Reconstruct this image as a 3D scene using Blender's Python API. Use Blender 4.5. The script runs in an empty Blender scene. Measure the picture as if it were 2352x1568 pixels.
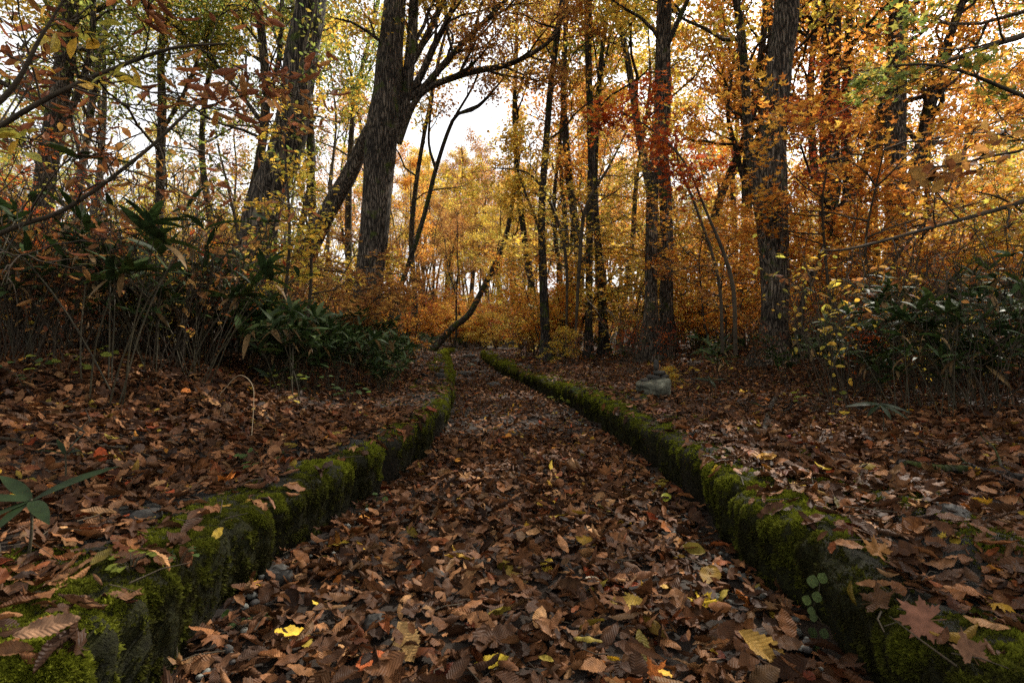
import bpy, math, random
import numpy as np
from mathutils import Vector
from mathutils.bvhtree import BVHTree

# ------------------------------------------------------------------ camera, world, sun, exposure
SC = bpy.context.scene
COL = SC.collection
CAMZ = 0.70
F = 1307.0                      # focal length in pixels of a 2352 wide picture (20 mm lens)

cam_d = bpy.data.cameras.new("camera")
cam_d.sensor_width = 36.0
cam_d.lens = 20.0
cam_d.clip_start = 0.02
cam_d.clip_end = 2000
cam_d.dof.use_dof = True
cam_d.dof.focus_distance = 5.0
cam_d.dof.aperture_fstop = 10
cam = bpy.data.objects.new("camera", cam_d)
COL.objects.link(cam)
cam.location = (0, 0, CAMZ)
cam.rotation_euler = (math.radians(90), 0, 0)
SC.camera = cam

SUN_EL, SUN_AZ = math.radians(44), math.radians(38)      # azimuth from +Y towards +X
w = bpy.data.worlds.new("World")
SC.world = w
w.use_nodes = True
nt = w.node_tree
bg = nt.nodes["Background"]
sky = nt.nodes.new("ShaderNodeTexSky")
sky.sky_type = 'NISHITA'
sky.sun_disc = False
sky.sun_elevation = SUN_EL
sky.sun_rotation = SUN_AZ
sky.dust_density = 3.0
sky.air_density = 1.0
hsv = nt.nodes.new("ShaderNodeHueSaturation")
hsv.inputs['Saturation'].default_value = 0.18
hsv.inputs['Value'].default_value = 1.25
tc = nt.nodes.new("ShaderNodeTexCoord")
cn = nt.nodes.new("ShaderNodeTexNoise")
cn.inputs['Scale'].default_value = 3.0
cn.inputs['Detail'].default_value = 6
cr = nt.nodes.new("ShaderNodeMapRange")
cr.inputs[1].default_value = 0.42
cr.inputs[2].default_value = 0.62
mixw = nt.nodes.new("ShaderNodeMix")
mixw.data_type = 'RGBA'
nt.links.new(tc.outputs['Generated'], cn.inputs['Vector'])
nt.links.new(cn.outputs['Fac'], cr.inputs[0])
nt.links.new(sky.outputs[0], hsv.inputs['Color'])
nt.links.new(cr.outputs[0], mixw.inputs[0])
nt.links.new(hsv.outputs[0], mixw.inputs[6])
mixw.inputs[7].default_value = (8.7, 8.7, 8.9, 1)         # thin bright cloud
nt.links.new(mixw.outputs[2], bg.inputs['Color'])
bg.inputs['Strength'].default_value = 0.12

sd = bpy.data.lights.new("sun", 'SUN')
sd.energy = 5.0
sd.angle = math.radians(0.5)
sd.color = (1.0, 0.93, 0.82)
so = bpy.data.objects.new("sun", sd)
COL.objects.link(so)
sdir = Vector((math.sin(SUN_AZ) * math.cos(SUN_EL), math.cos(SUN_AZ) * math.cos(SUN_EL), math.sin(SUN_EL)))
so.rotation_euler = (-sdir).to_track_quat('-Z', 'Y').to_euler()
so.location = (20, 20, 40)

SC.view_settings.view_transform = 'Standard'
SC.view_settings.look = 'None'
SC.view_settings.exposure = 0.80
SC.view_settings.gamma = 1.0
SC.cycles.max_bounces = 6
SC.cycles.diffuse_bounces = 3
SC.cycles.glossy_bounces = 2
SC.cycles.transmission_bounces = 4
SC.cycles.sample_clamp_indirect = 4.0
SC.cycles.sample_clamp_direct = 5.0
SC.cycles.use_denoising = False

# ------------------------------------------------------------------ numeric helpers
RNG = np.random.default_rng(7)
random.seed(7)


def P(x, y, Y):
    return np.array([(x - 1176.0) / F * Y, Y, CAMZ - (y - 784.0) / F * Y])


def _h(i, j, k, seed):
    n = (i * 374761393 + j * 668265263 + k * 2147483647 + seed * 1274126177) & 0xffffffff
    n = ((n ^ (n >> 13)) * 1274126177) & 0xffffffff
    n = n ^ (n >> 16)
    return (n & 0xffff) / 65535.0


def vnoise(p, seed=0):
    """value noise of an (N,3) array, range -1..1"""
    p = np.asarray(p, float)
    i = np.floor(p).astype(np.int64)
    f = p - i
    f = f * f * (3 - 2 * f)
    r = 0
    for a in (0, 1):
        for b in (0, 1):
            for c in (0, 1):
                wgt = (f[:, 0] if a else 1 - f[:, 0]) * (f[:, 1] if b else 1 - f[:, 1]) * (f[:, 2] if c else 1 - f[:, 2])
                r = r + wgt * _h(i[:, 0] + a, i[:, 1] + b, i[:, 2] + c, seed)
    return r * 2 - 1


def fbm(p, seed=0, oct=3):
    r, a, p = 0, 1.0, np.asarray(p, float)
    for o in range(oct):
        r = r + a * vnoise(p * (2.03 ** o) + o * 11.7, seed + o)
        a *= 0.5
    return r / 1.75


def unit(v):
    v = np.asarray(v, float)
    return v / (np.linalg.norm(v, axis=-1, keepdims=True) + 1e-9)


def smooth_poly(pts, rad, step):
    """Catmull-Rom through pts (N,3) and radii, resampled about every step"""
    pts = np.asarray(pts, float)
    rad = np.asarray(rad, float)
    A = np.column_stack([pts, rad])
    A = np.vstack([2 * A[0] - A[1], A, 2 * A[-1] - A[-2]])
    out = []
    for i in range(1, len(A) - 2):
        p0, p1, p2, p3 = A[i - 1], A[i], A[i + 1], A[i + 2]
        n = max(2, int(np.linalg.norm(p2[:3] - p1[:3]) / step))
        t = np.linspace(0, 1, n, endpoint=False)[:, None]
        out.append(0.5 * ((2 * p1) + (-p0 + p2) * t + (2 * p0 - 5 * p1 + 4 * p2 - p3) * t ** 2 + (-p0 + 3 * p1 - 3 * p2 + p3) * t ** 3))
    out.append(A[-2][None])
    out = np.vstack(out)
    return out[:, :3], np.maximum(out[:, 3], 0.0015)


# ------------------------------------------------------------------ mesh builder
class MB:
    def __init__(s):
        s.v, s.c, s.l, s.f, s.n = [], [], [], {3: [], 4: []}, 0

    def add(s, v, faces, col=(0.5, 0.5, 0.5), lf=None):
        v = np.asarray(v, float)
        n = len(v)
        s.v.append(v)
        c = np.asarray(col, float)
        s.c.append(np.broadcast_to(c, (n, 3)) if c.ndim == 1 else c)
        s.l.append(np.zeros((n, 3)) if lf is None else lf)
        for f in faces:
            f = np.asarray(f, dtype=np.int64)
            if f.size:
                s.f[f.shape[1]].append(f + s.n)
        s.n += n

    def tube(s, pts, rad, sides=6, col=(0.5, 0.5, 0.5), rough=0.0, seed=0, cap=False):
        pts = np.asarray(pts, float)
        rad = np.asarray(rad, float)
        n = len(pts)
        T = unit(np.gradient(pts, axis=0))
        ref = np.array([1.0, 0.1, 0]) if abs(T[0, 2]) > 0.6 else np.array([0.0, 0, 1])
        U = unit(np.cross(T, ref))
        V = np.cross(T, U)
        a = np.arange(sides) * 2 * math.pi / sides
        ring = (np.cos(a)[None, :, None] * U[:, None, :] + np.sin(a)[None, :, None] * V[:, None, :])
        R = rad[:, None] * np.ones((1, sides))
        if rough:
            q = pts[:, None, :] + ring * 0.3
            q = q.reshape(-1, 3)
            k = fbm(q * np.array([14, 14, 1.6]), seed, 2) * 0.6 + vnoise(q * np.array([2.5, 2.5, 1.2]), seed + 5) * 0.8
            R = R * (1 + rough * k.reshape(n, sides))
        v = (pts[:, None, :] + ring * R[..., None]).reshape(-1, 3)
        i = np.arange(n - 1)[:, None] * sides
        j = np.arange(sides)[None, :]
        j2 = (j + 1) % sides
        q = np.stack([i + j, i + j2, i + sides + j2, i + sides + j], -1).reshape(-1, 4)
        lf = np.zeros((n * sides, 3))
        fcs = [q]
        if cap:
            v = np.vstack([v, pts[-1], pts[0]])
            lf = np.zeros((len(v), 3))
            jj = np.arange(sides)
            fcs.append(np.stack([(n - 1) * sides + jj, (n - 1) * sides + (jj + 1) % sides, np.full(sides, n * sides)], -1))
            fcs.append(np.stack([(jj + 1) % sides, jj, np.full(sides, n * sides + 1)], -1))
        s.add(v, fcs, col, lf)

    def inst(s, tpl, pos, X, Z, scale, col):
        """copies of a template: X = unit length directions, Z = approx normals"""
        N = len(pos)
        if N == 0:
            return
        tv, tf = tpl
        X = unit(X)
        Y = unit(np.cross(Z, X))
        Z = np.cross(X, Y)
        sc = np.asarray(scale, float)
        if sc.ndim == 1:
            sc = sc[:, None]
        M = np.stack([X, Y, Z], 1)                     # N,3,3 rows are axes
        loc = tv[None] * (sc[:, None, :] if sc.shape[1] == 3 else sc[:, :, None])
        v = np.einsum('nki,nij->nkj', loc, M) + np.asarray(pos)[:, None, :]
        k = len(tv)
        off = (np.arange(N) * k)[:, None, None]
        faces = [(f[None] + off).reshape(-1, f.shape[1]) for f in tf]
        col = np.asarray(col, float)
        if col.ndim == 1:
            col = np.broadcast_to(col, (N, 3))
        lf = np.tile(tv, (N, 1))
        lf[:, 2] = np.repeat(RNG.random(N) * 10, k)
        s.add(v.reshape(-1, 3), faces, np.repeat(col, k, 0), lf)

    def build(s, name, mat, parent=None, smooth=True, loc=None):
        if not s.v:
            return None
        me = bpy.data.meshes.new(name)
        v = np.vstack(s.v)
        if loc is not None:
            v = v - np.asarray(loc)
        c, l = np.vstack(s.c), np.vstack(s.l)
        q = np.vstack(s.f[4]) if s.f[4] else np.zeros((0, 4), int)
        t = np.vstack(s.f[3]) if s.f[3] else np.zeros((0, 3), int)
        me.vertices.add(len(v))
        me.vertices.foreach_set('co', v.astype(np.float32).ravel())
        loops = np.concatenate([q.ravel(), t.ravel()]).astype(np.int32)
        me.loops.add(len(loops))
        me.loops.foreach_set('vertex_index', loops)
        st = np.concatenate([np.arange(len(q)) * 4, len(q) * 4 + np.arange(len(t)) * 3]).astype(np.int32)
        me.polygons.add(len(st))
        me.polygons.foreach_set('loop_start', st)
        me.update(calc_edges=True)
        me.polygons.foreach_set('use_smooth', np.full(len(st), smooth))
        a = me.attributes.new('tint', 'FLOAT_COLOR', 'POINT')
        a.data.foreach_set('color', np.column_stack([c, np.ones(len(c))]).astype(np.float32).ravel())
        a = me.attributes.new('lf', 'FLOAT_VECTOR', 'POINT')
        a.data.foreach_set('vector', l.astype(np.float32).ravel())
        me.materials.append(mat)
        o = bpy.data.objects.new(name, me)
        COL.objects.link(o)
        if parent is not None:
            o.parent = parent
        elif loc is not None:
            o.location = tuple(loc)
        return o


def tag(o, label=None, cat=None, group=None, kind=None):
    if label: o['label'] = label
    if cat: o['category'] = cat
    if group: o['group'] = group
    if kind: o['kind'] = kind
    return o


def empty(name, loc, label=None, cat=None, group=None, rz=0.0):
    o = bpy.data.objects.new(name, None)
    COL.objects.link(o)
    o.empty_display_size = 0.1
    o.location = tuple(float(a) for a in loc)
    o.rotation_euler = (0, 0, rz)
    return tag(o, label, cat, group)


def dup(root, loc, rz=0.0, sc=1.0, label=None, group=None, tilt=(0, 0)):
    r = root.copy()
    COL.objects.link(r)
    r.location = tuple(float(a) for a in loc)
    r.rotation_euler = (tilt[0], tilt[1], rz)
    r.scale = (sc, sc, sc) if np.isscalar(sc) else sc
    if label: r['label'] = label
    if group: r['group'] = group
    for ch in root.children:
        c = ch.copy()
        COL.objects.link(c)
        c.parent = r
    return r


# ------------------------------------------------------------------ materials
def nodes(name):
    m = bpy.data.materials.new(name)
    m.use_nodes = True
    n = m.node_tree
    for x in list(n.nodes):
        n.nodes.remove(x)
    out = n.nodes.new('ShaderNodeOutputMaterial')
    return m, n, out


def nd(n, typ, **kw):
    x = n.nodes.new(typ)
    for k, v in kw.items():
        if k.startswith('i_'):
            x.inputs[k[2:].replace('_', ' ')].default_value = v
        else:
            setattr(x, k, v)
    return x


def ramp(n, stops):
    r = n.nodes.new('ShaderNodeValToRGB')
    e = r.color_ramp.elements
    while len(e) > 1:
        e.remove(e[-1])
    e[0].position, e[0].color = stops[0][0], (*stops[0][1], 1)
    for p, c in stops[1:]:
        x = e.new(p)
        x.color = (*c, 1)
    return r


def leaf_mat(name, trans=0.4, rough=0.55, veins=False, spec=0.3):
    m, n, out = nodes(name)
    L = n.links.new
    at = nd(n, 'ShaderNodeAttribute', attribute_name='tint')
    lf = nd(n, 'ShaderNodeAttribute', attribute_name='lf')
    ns = nd(n, 'ShaderNodeTexNoise', i_Scale=5.0, i_Detail=3.0)
    L(lf.outputs['Vector'], ns.inputs['Vector'])
    mr = nd(n, 'ShaderNodeMapRange')
    mr.inputs[1].default_value, mr.inputs[2].default_value = 0.3, 0.7
    mr.inputs[3].default_value, mr.inputs[4].default_value = 0.6, 1.25
    L(ns.outputs['Fac'], mr.inputs[0])
    fac = mr.outputs[0]
    bump = None
    if veins:
        sep = nd(n, 'ShaderNodeSeparateXYZ')
        L(lf.outputs['Vector'], sep.inputs[0])
        ab = nd(n, 'ShaderNodeMath', operation='ABSOLUTE')
        L(sep.outputs[1], ab.inputs[0])
        k = nd(n, 'ShaderNodeMath', operation='MULTIPLY_ADD')
        L(ab.outputs[0], k.inputs[0])
        k.inputs[1].default_value = -0.8
        L(sep.outputs[0], k.inputs[2])
        k2 = nd(n, 'ShaderNodeMath', operation='MULTIPLY')
        L(k.outputs[0], k2.inputs[0])
        k2.inputs[1].default_value = 78.0
        sn = nd(n, 'ShaderNodeMath', operation='SINE')
        L(k2.outputs[0], sn.inputs[0])
        rb = nd(n, 'ShaderNodeMapRange')
        rb.inputs[1].default_value, rb.inputs[2].default_value = 0.0, 0.035
        L(ab.outputs[0], rb.inputs[0])
        hh = nd(n, 'ShaderNodeMath', operation='MULTIPLY')
        L(sn.outputs[0], hh.inputs[0])
        L(rb.outputs[0], hh.inputs[1])
        bump = nd(n, 'ShaderNodeBump', i_Strength=0.30, i_Distance=0.003)
        L(hh.outputs[0], bump.inputs['Height'])
        vm = nd(n, 'ShaderNodeMapRange')
        vm.inputs[1].default_value, vm.inputs[2].default_value = -1, 1
        vm.inputs[3].default_value, vm.inputs[4].default_value = 0.9, 1.05
        L(hh.outputs[0], vm.inputs[0])
        mm = nd(n, 'ShaderNodeMath', operation='MULTIPLY')
        L(fac, mm.inputs[0])
        L(vm.outputs[0], mm.inputs[1])
        fac = mm.outputs[0]
    mul = nd(n, 'ShaderNodeVectorMath', operation='SCALE')
    L(at.outputs['Color'], mul.inputs[0])
    L(fac, mul.inputs['Scale'])
    pb = nd(n, 'ShaderNodeBsdfPrincipled', i_Roughness=rough)
    pb.inputs['Specular IOR Level'].default_value = spec
    L(mul.outputs[0], pb.inputs['Base Color'])
    if bump:
        L(bump.outputs[0], pb.inputs['Normal'])
    sh = pb.outputs[0]
    if trans > 0:
        tr = nd(n, 'ShaderNodeBsdfTranslucent')
        L(mul.outputs[0], tr.inputs['Color'])
        mx = nd(n, 'ShaderNodeMixShader')
        mx.inputs[0].default_value = trans
        L(sh, mx.inputs[1])
        L(tr.outputs[0], mx.inputs[2])
        sh = mx.outputs[0]
    L(sh, out.inputs[0])
    return m


def bark_mat(name, dark, light, scale=1.0, moss=0.0, zs=0.14, bumpd=0.055):
    m, n, out = nodes(name)
    L = n.links.new
    t = nd(n, 'ShaderNodeTexCoord')
    mp = nd(n, 'ShaderNodeMapping')
    mp.inputs['Scale'].default_value = (scale, scale, scale * zs)
    L(t.outputs['Object'], mp.inputs[0])
    wr = nd(n, 'ShaderNodeTexNoise', i_Scale=9.0, i_Detail=3.0)
    L(mp.outputs[0], wr.inputs['Vector'])
    ad = nd(n, 'ShaderNodeMix', data_type='VECTOR')
    ad.inputs[0].default_value = 0.13
    L(mp.outputs[0], ad.inputs[4])
    L(wr.outputs['Color'], ad.inputs[5])
    vo = nd(n, 'ShaderNodeTexVoronoi', feature='DISTANCE_TO_EDGE', i_Scale=27.0)
    L(ad.outputs[1], vo.inputs['Vector'])
    ns = nd(n, 'ShaderNodeTexNoise', i_Scale=30.0, i_Detail=5.0, i_Roughness=0.7)
    L(mp.outputs[0], ns.inputs['Vector'])
    mr = nd(n, 'ShaderNodeMapRange')
    mr.inputs[1].default_value, mr.inputs[2].default_value = 0.02, 0.24
    L(vo.outputs['Distance'], mr.inputs[0])
    hm = nd(n, 'ShaderNodeMath', operation='MULTIPLY')
    L(mr.outputs[0], hm.inputs[0])
    L(ns.outputs['Fac'], hm.inputs[1])
    rp = ramp(n, [(0.0, dark), (0.25, tuple((np.array(dark) * 0.5 + np.array(light) * 0.35))), (0.6, light)])
    L(hm.outputs[0], rp.inputs[0])
    big = nd(n, 'ShaderNodeTexNoise', i_Scale=1.7, i_Detail=3.0)
    L(t.outputs['Object'], big.inputs['Vector'])
    bm = nd(n, 'ShaderNodeMapRange')
    bm.inputs[1].default_value, bm.inputs[2].default_value = 0.35, 0.65
    bm.inputs[3].default_value, bm.inputs[4].default_value = 0.65, 1.3
    L(big.outputs['Fac'], bm.inputs[0])
    sc = nd(n, 'ShaderNodeVectorMath', operation='SCALE')
    L(rp.outputs[0], sc.inputs[0])
    L(bm.outputs[0], sc.inputs['Scale'])
    c = sc.outputs[0]
    if moss > 0:
        mn = nd(n, 'ShaderNodeTexNoise', i_Scale=4.0, i_Detail=5.0)
        L(t.outputs['Object'], mn.inputs['Vector'])
        mm = nd(n, 'ShaderNodeMapRange')
        mm.inputs[1].default_value, mm.inputs[2].default_value = 0.62 - moss * 0.3, 0.72 - moss * 0.3
        L(mn.outputs['Fac'], mm.inputs[0])
        mx = nd(n, 'ShaderNodeMix', data_type='RGBA')
        L(mm.outputs[0], mx.inputs[0])
        L(c, mx.inputs[6])
        mx.inputs[7].default_value = (0.055, 0.07, 0.015, 1)
        c = mx.outputs[2]
    bp = nd(n, 'ShaderNodeBump', i_Strength=0.9, i_Distance=bumpd)
    L(hm.outputs[0], bp.inputs['Height'])
    pb = nd(n, 'ShaderNodeBsdfPrincipled', i_Roughness=0.9)
    pb.inputs['Specular IOR Level'].default_value = 0.15
    L(c, pb.inputs['Base Color'])
    L(bp.outputs[0], pb.inputs['Normal'])
    L(pb.outputs[0], out.inputs[0])
    return m


def noise_mat(name, stops, scale=6.0, detail=6.0, rough=0.85, bump=0.5, bd=0.02, attr=False, spec=0.3, bscale=None):
    m, n, out = nodes(name)
    L = n.links.new
    t = nd(n, 'ShaderNodeTexCoord')
    ns = nd(n, 'ShaderNodeTexNoise', i_Scale=scale, i_Detail=detail, i_Roughness=0.65)
    L(t.outputs['Object'], ns.inputs['Vector'])
    rp = ramp(n, stops)
    L(ns.outputs['Fac'], rp.inputs[0])
    b2 = nd(n, 'ShaderNodeTexNoise', i_Scale=bscale or scale * 5, i_Detail=5.0, i_Roughness=0.7)
    L(t.outputs['Object'], b2.inputs['Vector'])
    c = rp.outputs[0]
    if attr:
        at = nd(n, 'ShaderNodeAttribute', attribute_name='tint')
        mx = nd(n, 'ShaderNodeMix', data_type='RGBA')
        sp = nd(n, 'ShaderNodeSeparateColor')
        L(at.outputs['Color'], sp.inputs[0])
        L(sp.outputs[1], mx.inputs[0])
        L(c, mx.inputs[6])
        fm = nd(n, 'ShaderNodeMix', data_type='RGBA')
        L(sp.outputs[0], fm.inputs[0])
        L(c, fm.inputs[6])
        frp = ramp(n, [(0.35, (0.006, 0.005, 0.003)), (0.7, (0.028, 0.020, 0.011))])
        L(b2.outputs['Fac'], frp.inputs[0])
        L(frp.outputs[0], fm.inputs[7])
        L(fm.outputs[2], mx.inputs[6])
        mrp = ramp(n, [(0.35, (0.007, 0.007, 0.002)), (0.65, (0.026, 0.027, 0.005))])
        L(b2.outputs['Fac'], mrp.inputs[0])
        L(mrp.outputs[0], mx.inputs[7])
        c = mx.outputs[2]
    bp = nd(n, 'ShaderNodeBump', i_Strength=bump, i_Distance=bd)
    L(b2.outputs['Fac'], bp.inputs['Height'])
    pb = nd(n, 'ShaderNodeBsdfPrincipled', i_Roughness=rough)
    pb.inputs['Specular IOR Level'].default_value = spec
    L(c, pb.inputs['Base Color'])
    L(bp.outputs[0], pb.inputs['Normal'])
    L(pb.outputs[0], out.inputs[0])
    return m


M_CROWN = leaf_mat('crown_leaf', 0.62, 0.6)
M_LITTER = leaf_mat('litter_leaf', 0.08, 0.6, veins=True, spec=0.15)
M_DRY = leaf_mat('dry_hanging_leaf', 0.35, 0.5, veins=True)
M_BAMBOO = leaf_mat('bamboo_leaf', 0.2, 0.55, spec=0.15)
M_MAPLE = leaf_mat('maple_litter', 0.1, 0.65, spec=0.12)
M_SPROUT = leaf_mat('sprout_leaf', 0.15, 0.6, spec=0.12)
M_MOSS = leaf_mat('moss', 0.25, 0.9, spec=0.1)
M_BARK = bark_mat('bark', (0.010, 0.008, 0.006), (0.19, 0.155, 0.115), 1.1, 0.12)
M_BARK_D = bark_mat('bark_dark', (0.012, 0.010, 0.009), (0.115, 0.098, 0.082), 1.0, 0.25)
M_BARK_P = bark_mat('bark_pale', (0.07, 0.06, 0.05), (0.42, 0.38, 0.32), 1.2, 0.1)
M_BARK_M = bark_mat('bark_mossy', (0.02, 0.016, 0.012), (0.16, 0.14, 0.11), 1.2, 0.75)
M_TWIG = noise_mat('twig', [(0.3, (0.02, 0.015, 0.008)), (0.7, (0.075, 0.055, 0.032))], 8, 3)
M_TWIGP = noise_mat('sunlit_pale_twig', [(0.3, (0.12, 0.09, 0.06)), (0.7, (0.38, 0.31, 0.22))], 8, 3)  # pale tan twigs, the sunlight on them put into the colour
M_CANE = noise_mat('cane', [(0.3, (0.02, 0.018, 0.008)), (0.7, (0.07, 0.055, 0.025))], 8, 3, rough=0.7)
M_SOIL = noise_mat('soil', [(0.3, (0.006, 0.004, 0.003)), (0.55, (0.022, 0.014, 0.008)), (0.75, (0.05, 0.03, 0.016))], 9, 8, bd=0.03)
M_ROCK = noise_mat('rock', [(0.3, (0.02, 0.02, 0.015)), (0.5, (0.10, 0.10, 0.07)), (0.68, (0.32, 0.32, 0.23))], 9, 10, bd=0.015, rough=0.8)
M_ROCKD = noise_mat('rock_dark', [(0.3, (0.015, 0.014, 0.012)), (0.7, (0.06, 0.055, 0.045))], 9, 8, bd=0.01, rough=0.75)
M_WALL = noise_mat('wall_rock', [(0.35, (0.012, 0.010, 0.008)), (0.52, (0.035, 0.033, 0.028)), (0.68, (0.11, 0.11, 0.10))], 7, 10, bd=0.035, bump=0.9, rough=0.85, spec=0.15, attr=True, bscale=55)
M_RED = noise_mat('red_plastic', [(0.3, (0.16, 0.01, 0.01)), (0.7, (0.26, 0.015, 0.012))], 6, 2, rough=0.4, bump=0.05)
M_PEG = noise_mat('peg_wood', [(0.3, (0.12, 0.09, 0.05)), (0.7, (0.22, 0.16, 0.1))], 20, 2, bump=0.2)

# ------------------------------------------------------------------ path edges and ground height
LY = np.array([-4, 0.0, 1.17, 1.55, 1.75, 1.95, 2.4, 3.35, 5.2, 6.8, 9.5, 13.9, 19.9, 26, 31, 34, 35.5])
LX = np.array([-.72, -.70, -.70, -.75, -.74, -.68, -.60, -.51, -.53, -.66, -.98, -1.5, -2.19, -3.0, -3.45, -3.4, -3.0])
RY = np.array([-4, 0.0, 1.17, 1.35, 1.55, 1.7, 2.05, 2.4, 3.25, 4.6, 6.1, 8.4, 12.5, 19.5, 28.5])
RX = np.array([.74, .72, .69, .71, .73, .71, .71, .74, .735, .675, .56, .225, -.27, -.96, -1.55])


def sstep(a, b, x):
    t = np.clip((x - a) / (b - a), 0, 1)
    return t * t * (3 - 2 * t)


def edge_d(x, y):
    """signed distances outside the left and right channel edges"""
    return np.interp(y, LY, LX) - x, x - np.interp(y, RY, RX)


def ground_z(x, y):
    x, y = np.asarray(x, float), np.asarray(y, float)
    dl, dr = edge_d(x, y)
    p = np.stack([x, y, np.zeros_like(x)], -1).reshape(-1, 3)
    n1 = fbm(p * 0.45, 3, 3).reshape(x.shape)
    n2 = vnoise(p * 2.1, 9).reshape(x.shape)
    zl = 0.18 + 0.165 * np.clip(dl - 0.7, 0, 3.5) + 0.13 * np.exp(-((x + 2.5) / .9) ** 2 - ((y - 4.0) / 1.3) ** 2) + 0.03 * np.clip(dl - 4.75, 0, 30)
    zr = 0.165 + 0.02 * np.clip(dr - 0.6, 0, 60) + 0.04 * np.clip(dr - 3.0, 0, 4)
    z = np.where(dl > 0, zl, zr)
    d = np.maximum(dl, dr)
    z = z + (0.10 * n1 + 0.02 * n2) * sstep(0.3, 2.0, d)
    chan = 1 - sstep(0.05, 0.28, d)
    chan = chan * (1 - sstep(33, 36, y))
    z = z * (1 - chan) + (0.012 * n2 - 0.0) * chan
    far = sstep(40, 120, np.hypot(x, y))
    return z + sstep(38, 60, y) * 0.8 + far * 5.0 + sstep(90, 420, np.hypot(x, y)) * 20


def gz(x, y):
    return float(ground_z(np.array([x]), np.array([y]))[0])


def axis(fine_lo, fine_hi, fine, lo, hi):
    a = list(np.arange(fine_lo, fine_hi, fine))
    s, x = fine, fine_hi
    while x < hi:
        a.append(x)
        s *= 1.13
        x += s
    a.append(hi)
    s, x, b = fine, fine_lo, []
    while x > lo:
        s *= 1.13
        x -= s
        b.append(max(x, lo))
    return np.array(b[::-1] + a)


gx = axis(-4.2, 2.2, 0.05, -600, 600)
gy = axis(-1.0, 9.0, 0.07, -400, 700)
GX, GY = np.meshgrid(gx, gy)
GZ = ground_z(GX, GY)
nx, ny = len(gx), len(gy)
ii = (np.arange(ny - 1)[:, None] * nx + np.arange(nx - 1)[None, :])
mb = MB()
mb.add(np.stack([GX, GY, GZ], -1).reshape(-1, 3), [np.stack([ii, ii + 1, ii + nx + 1, ii + nx], -1).reshape(-1, 4)])
ground = mb.build('ground', M_SOIL)
tag(ground, 'dark brown woodland soil and path floor under the fallen leaves', 'ground', kind='structure')


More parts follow.
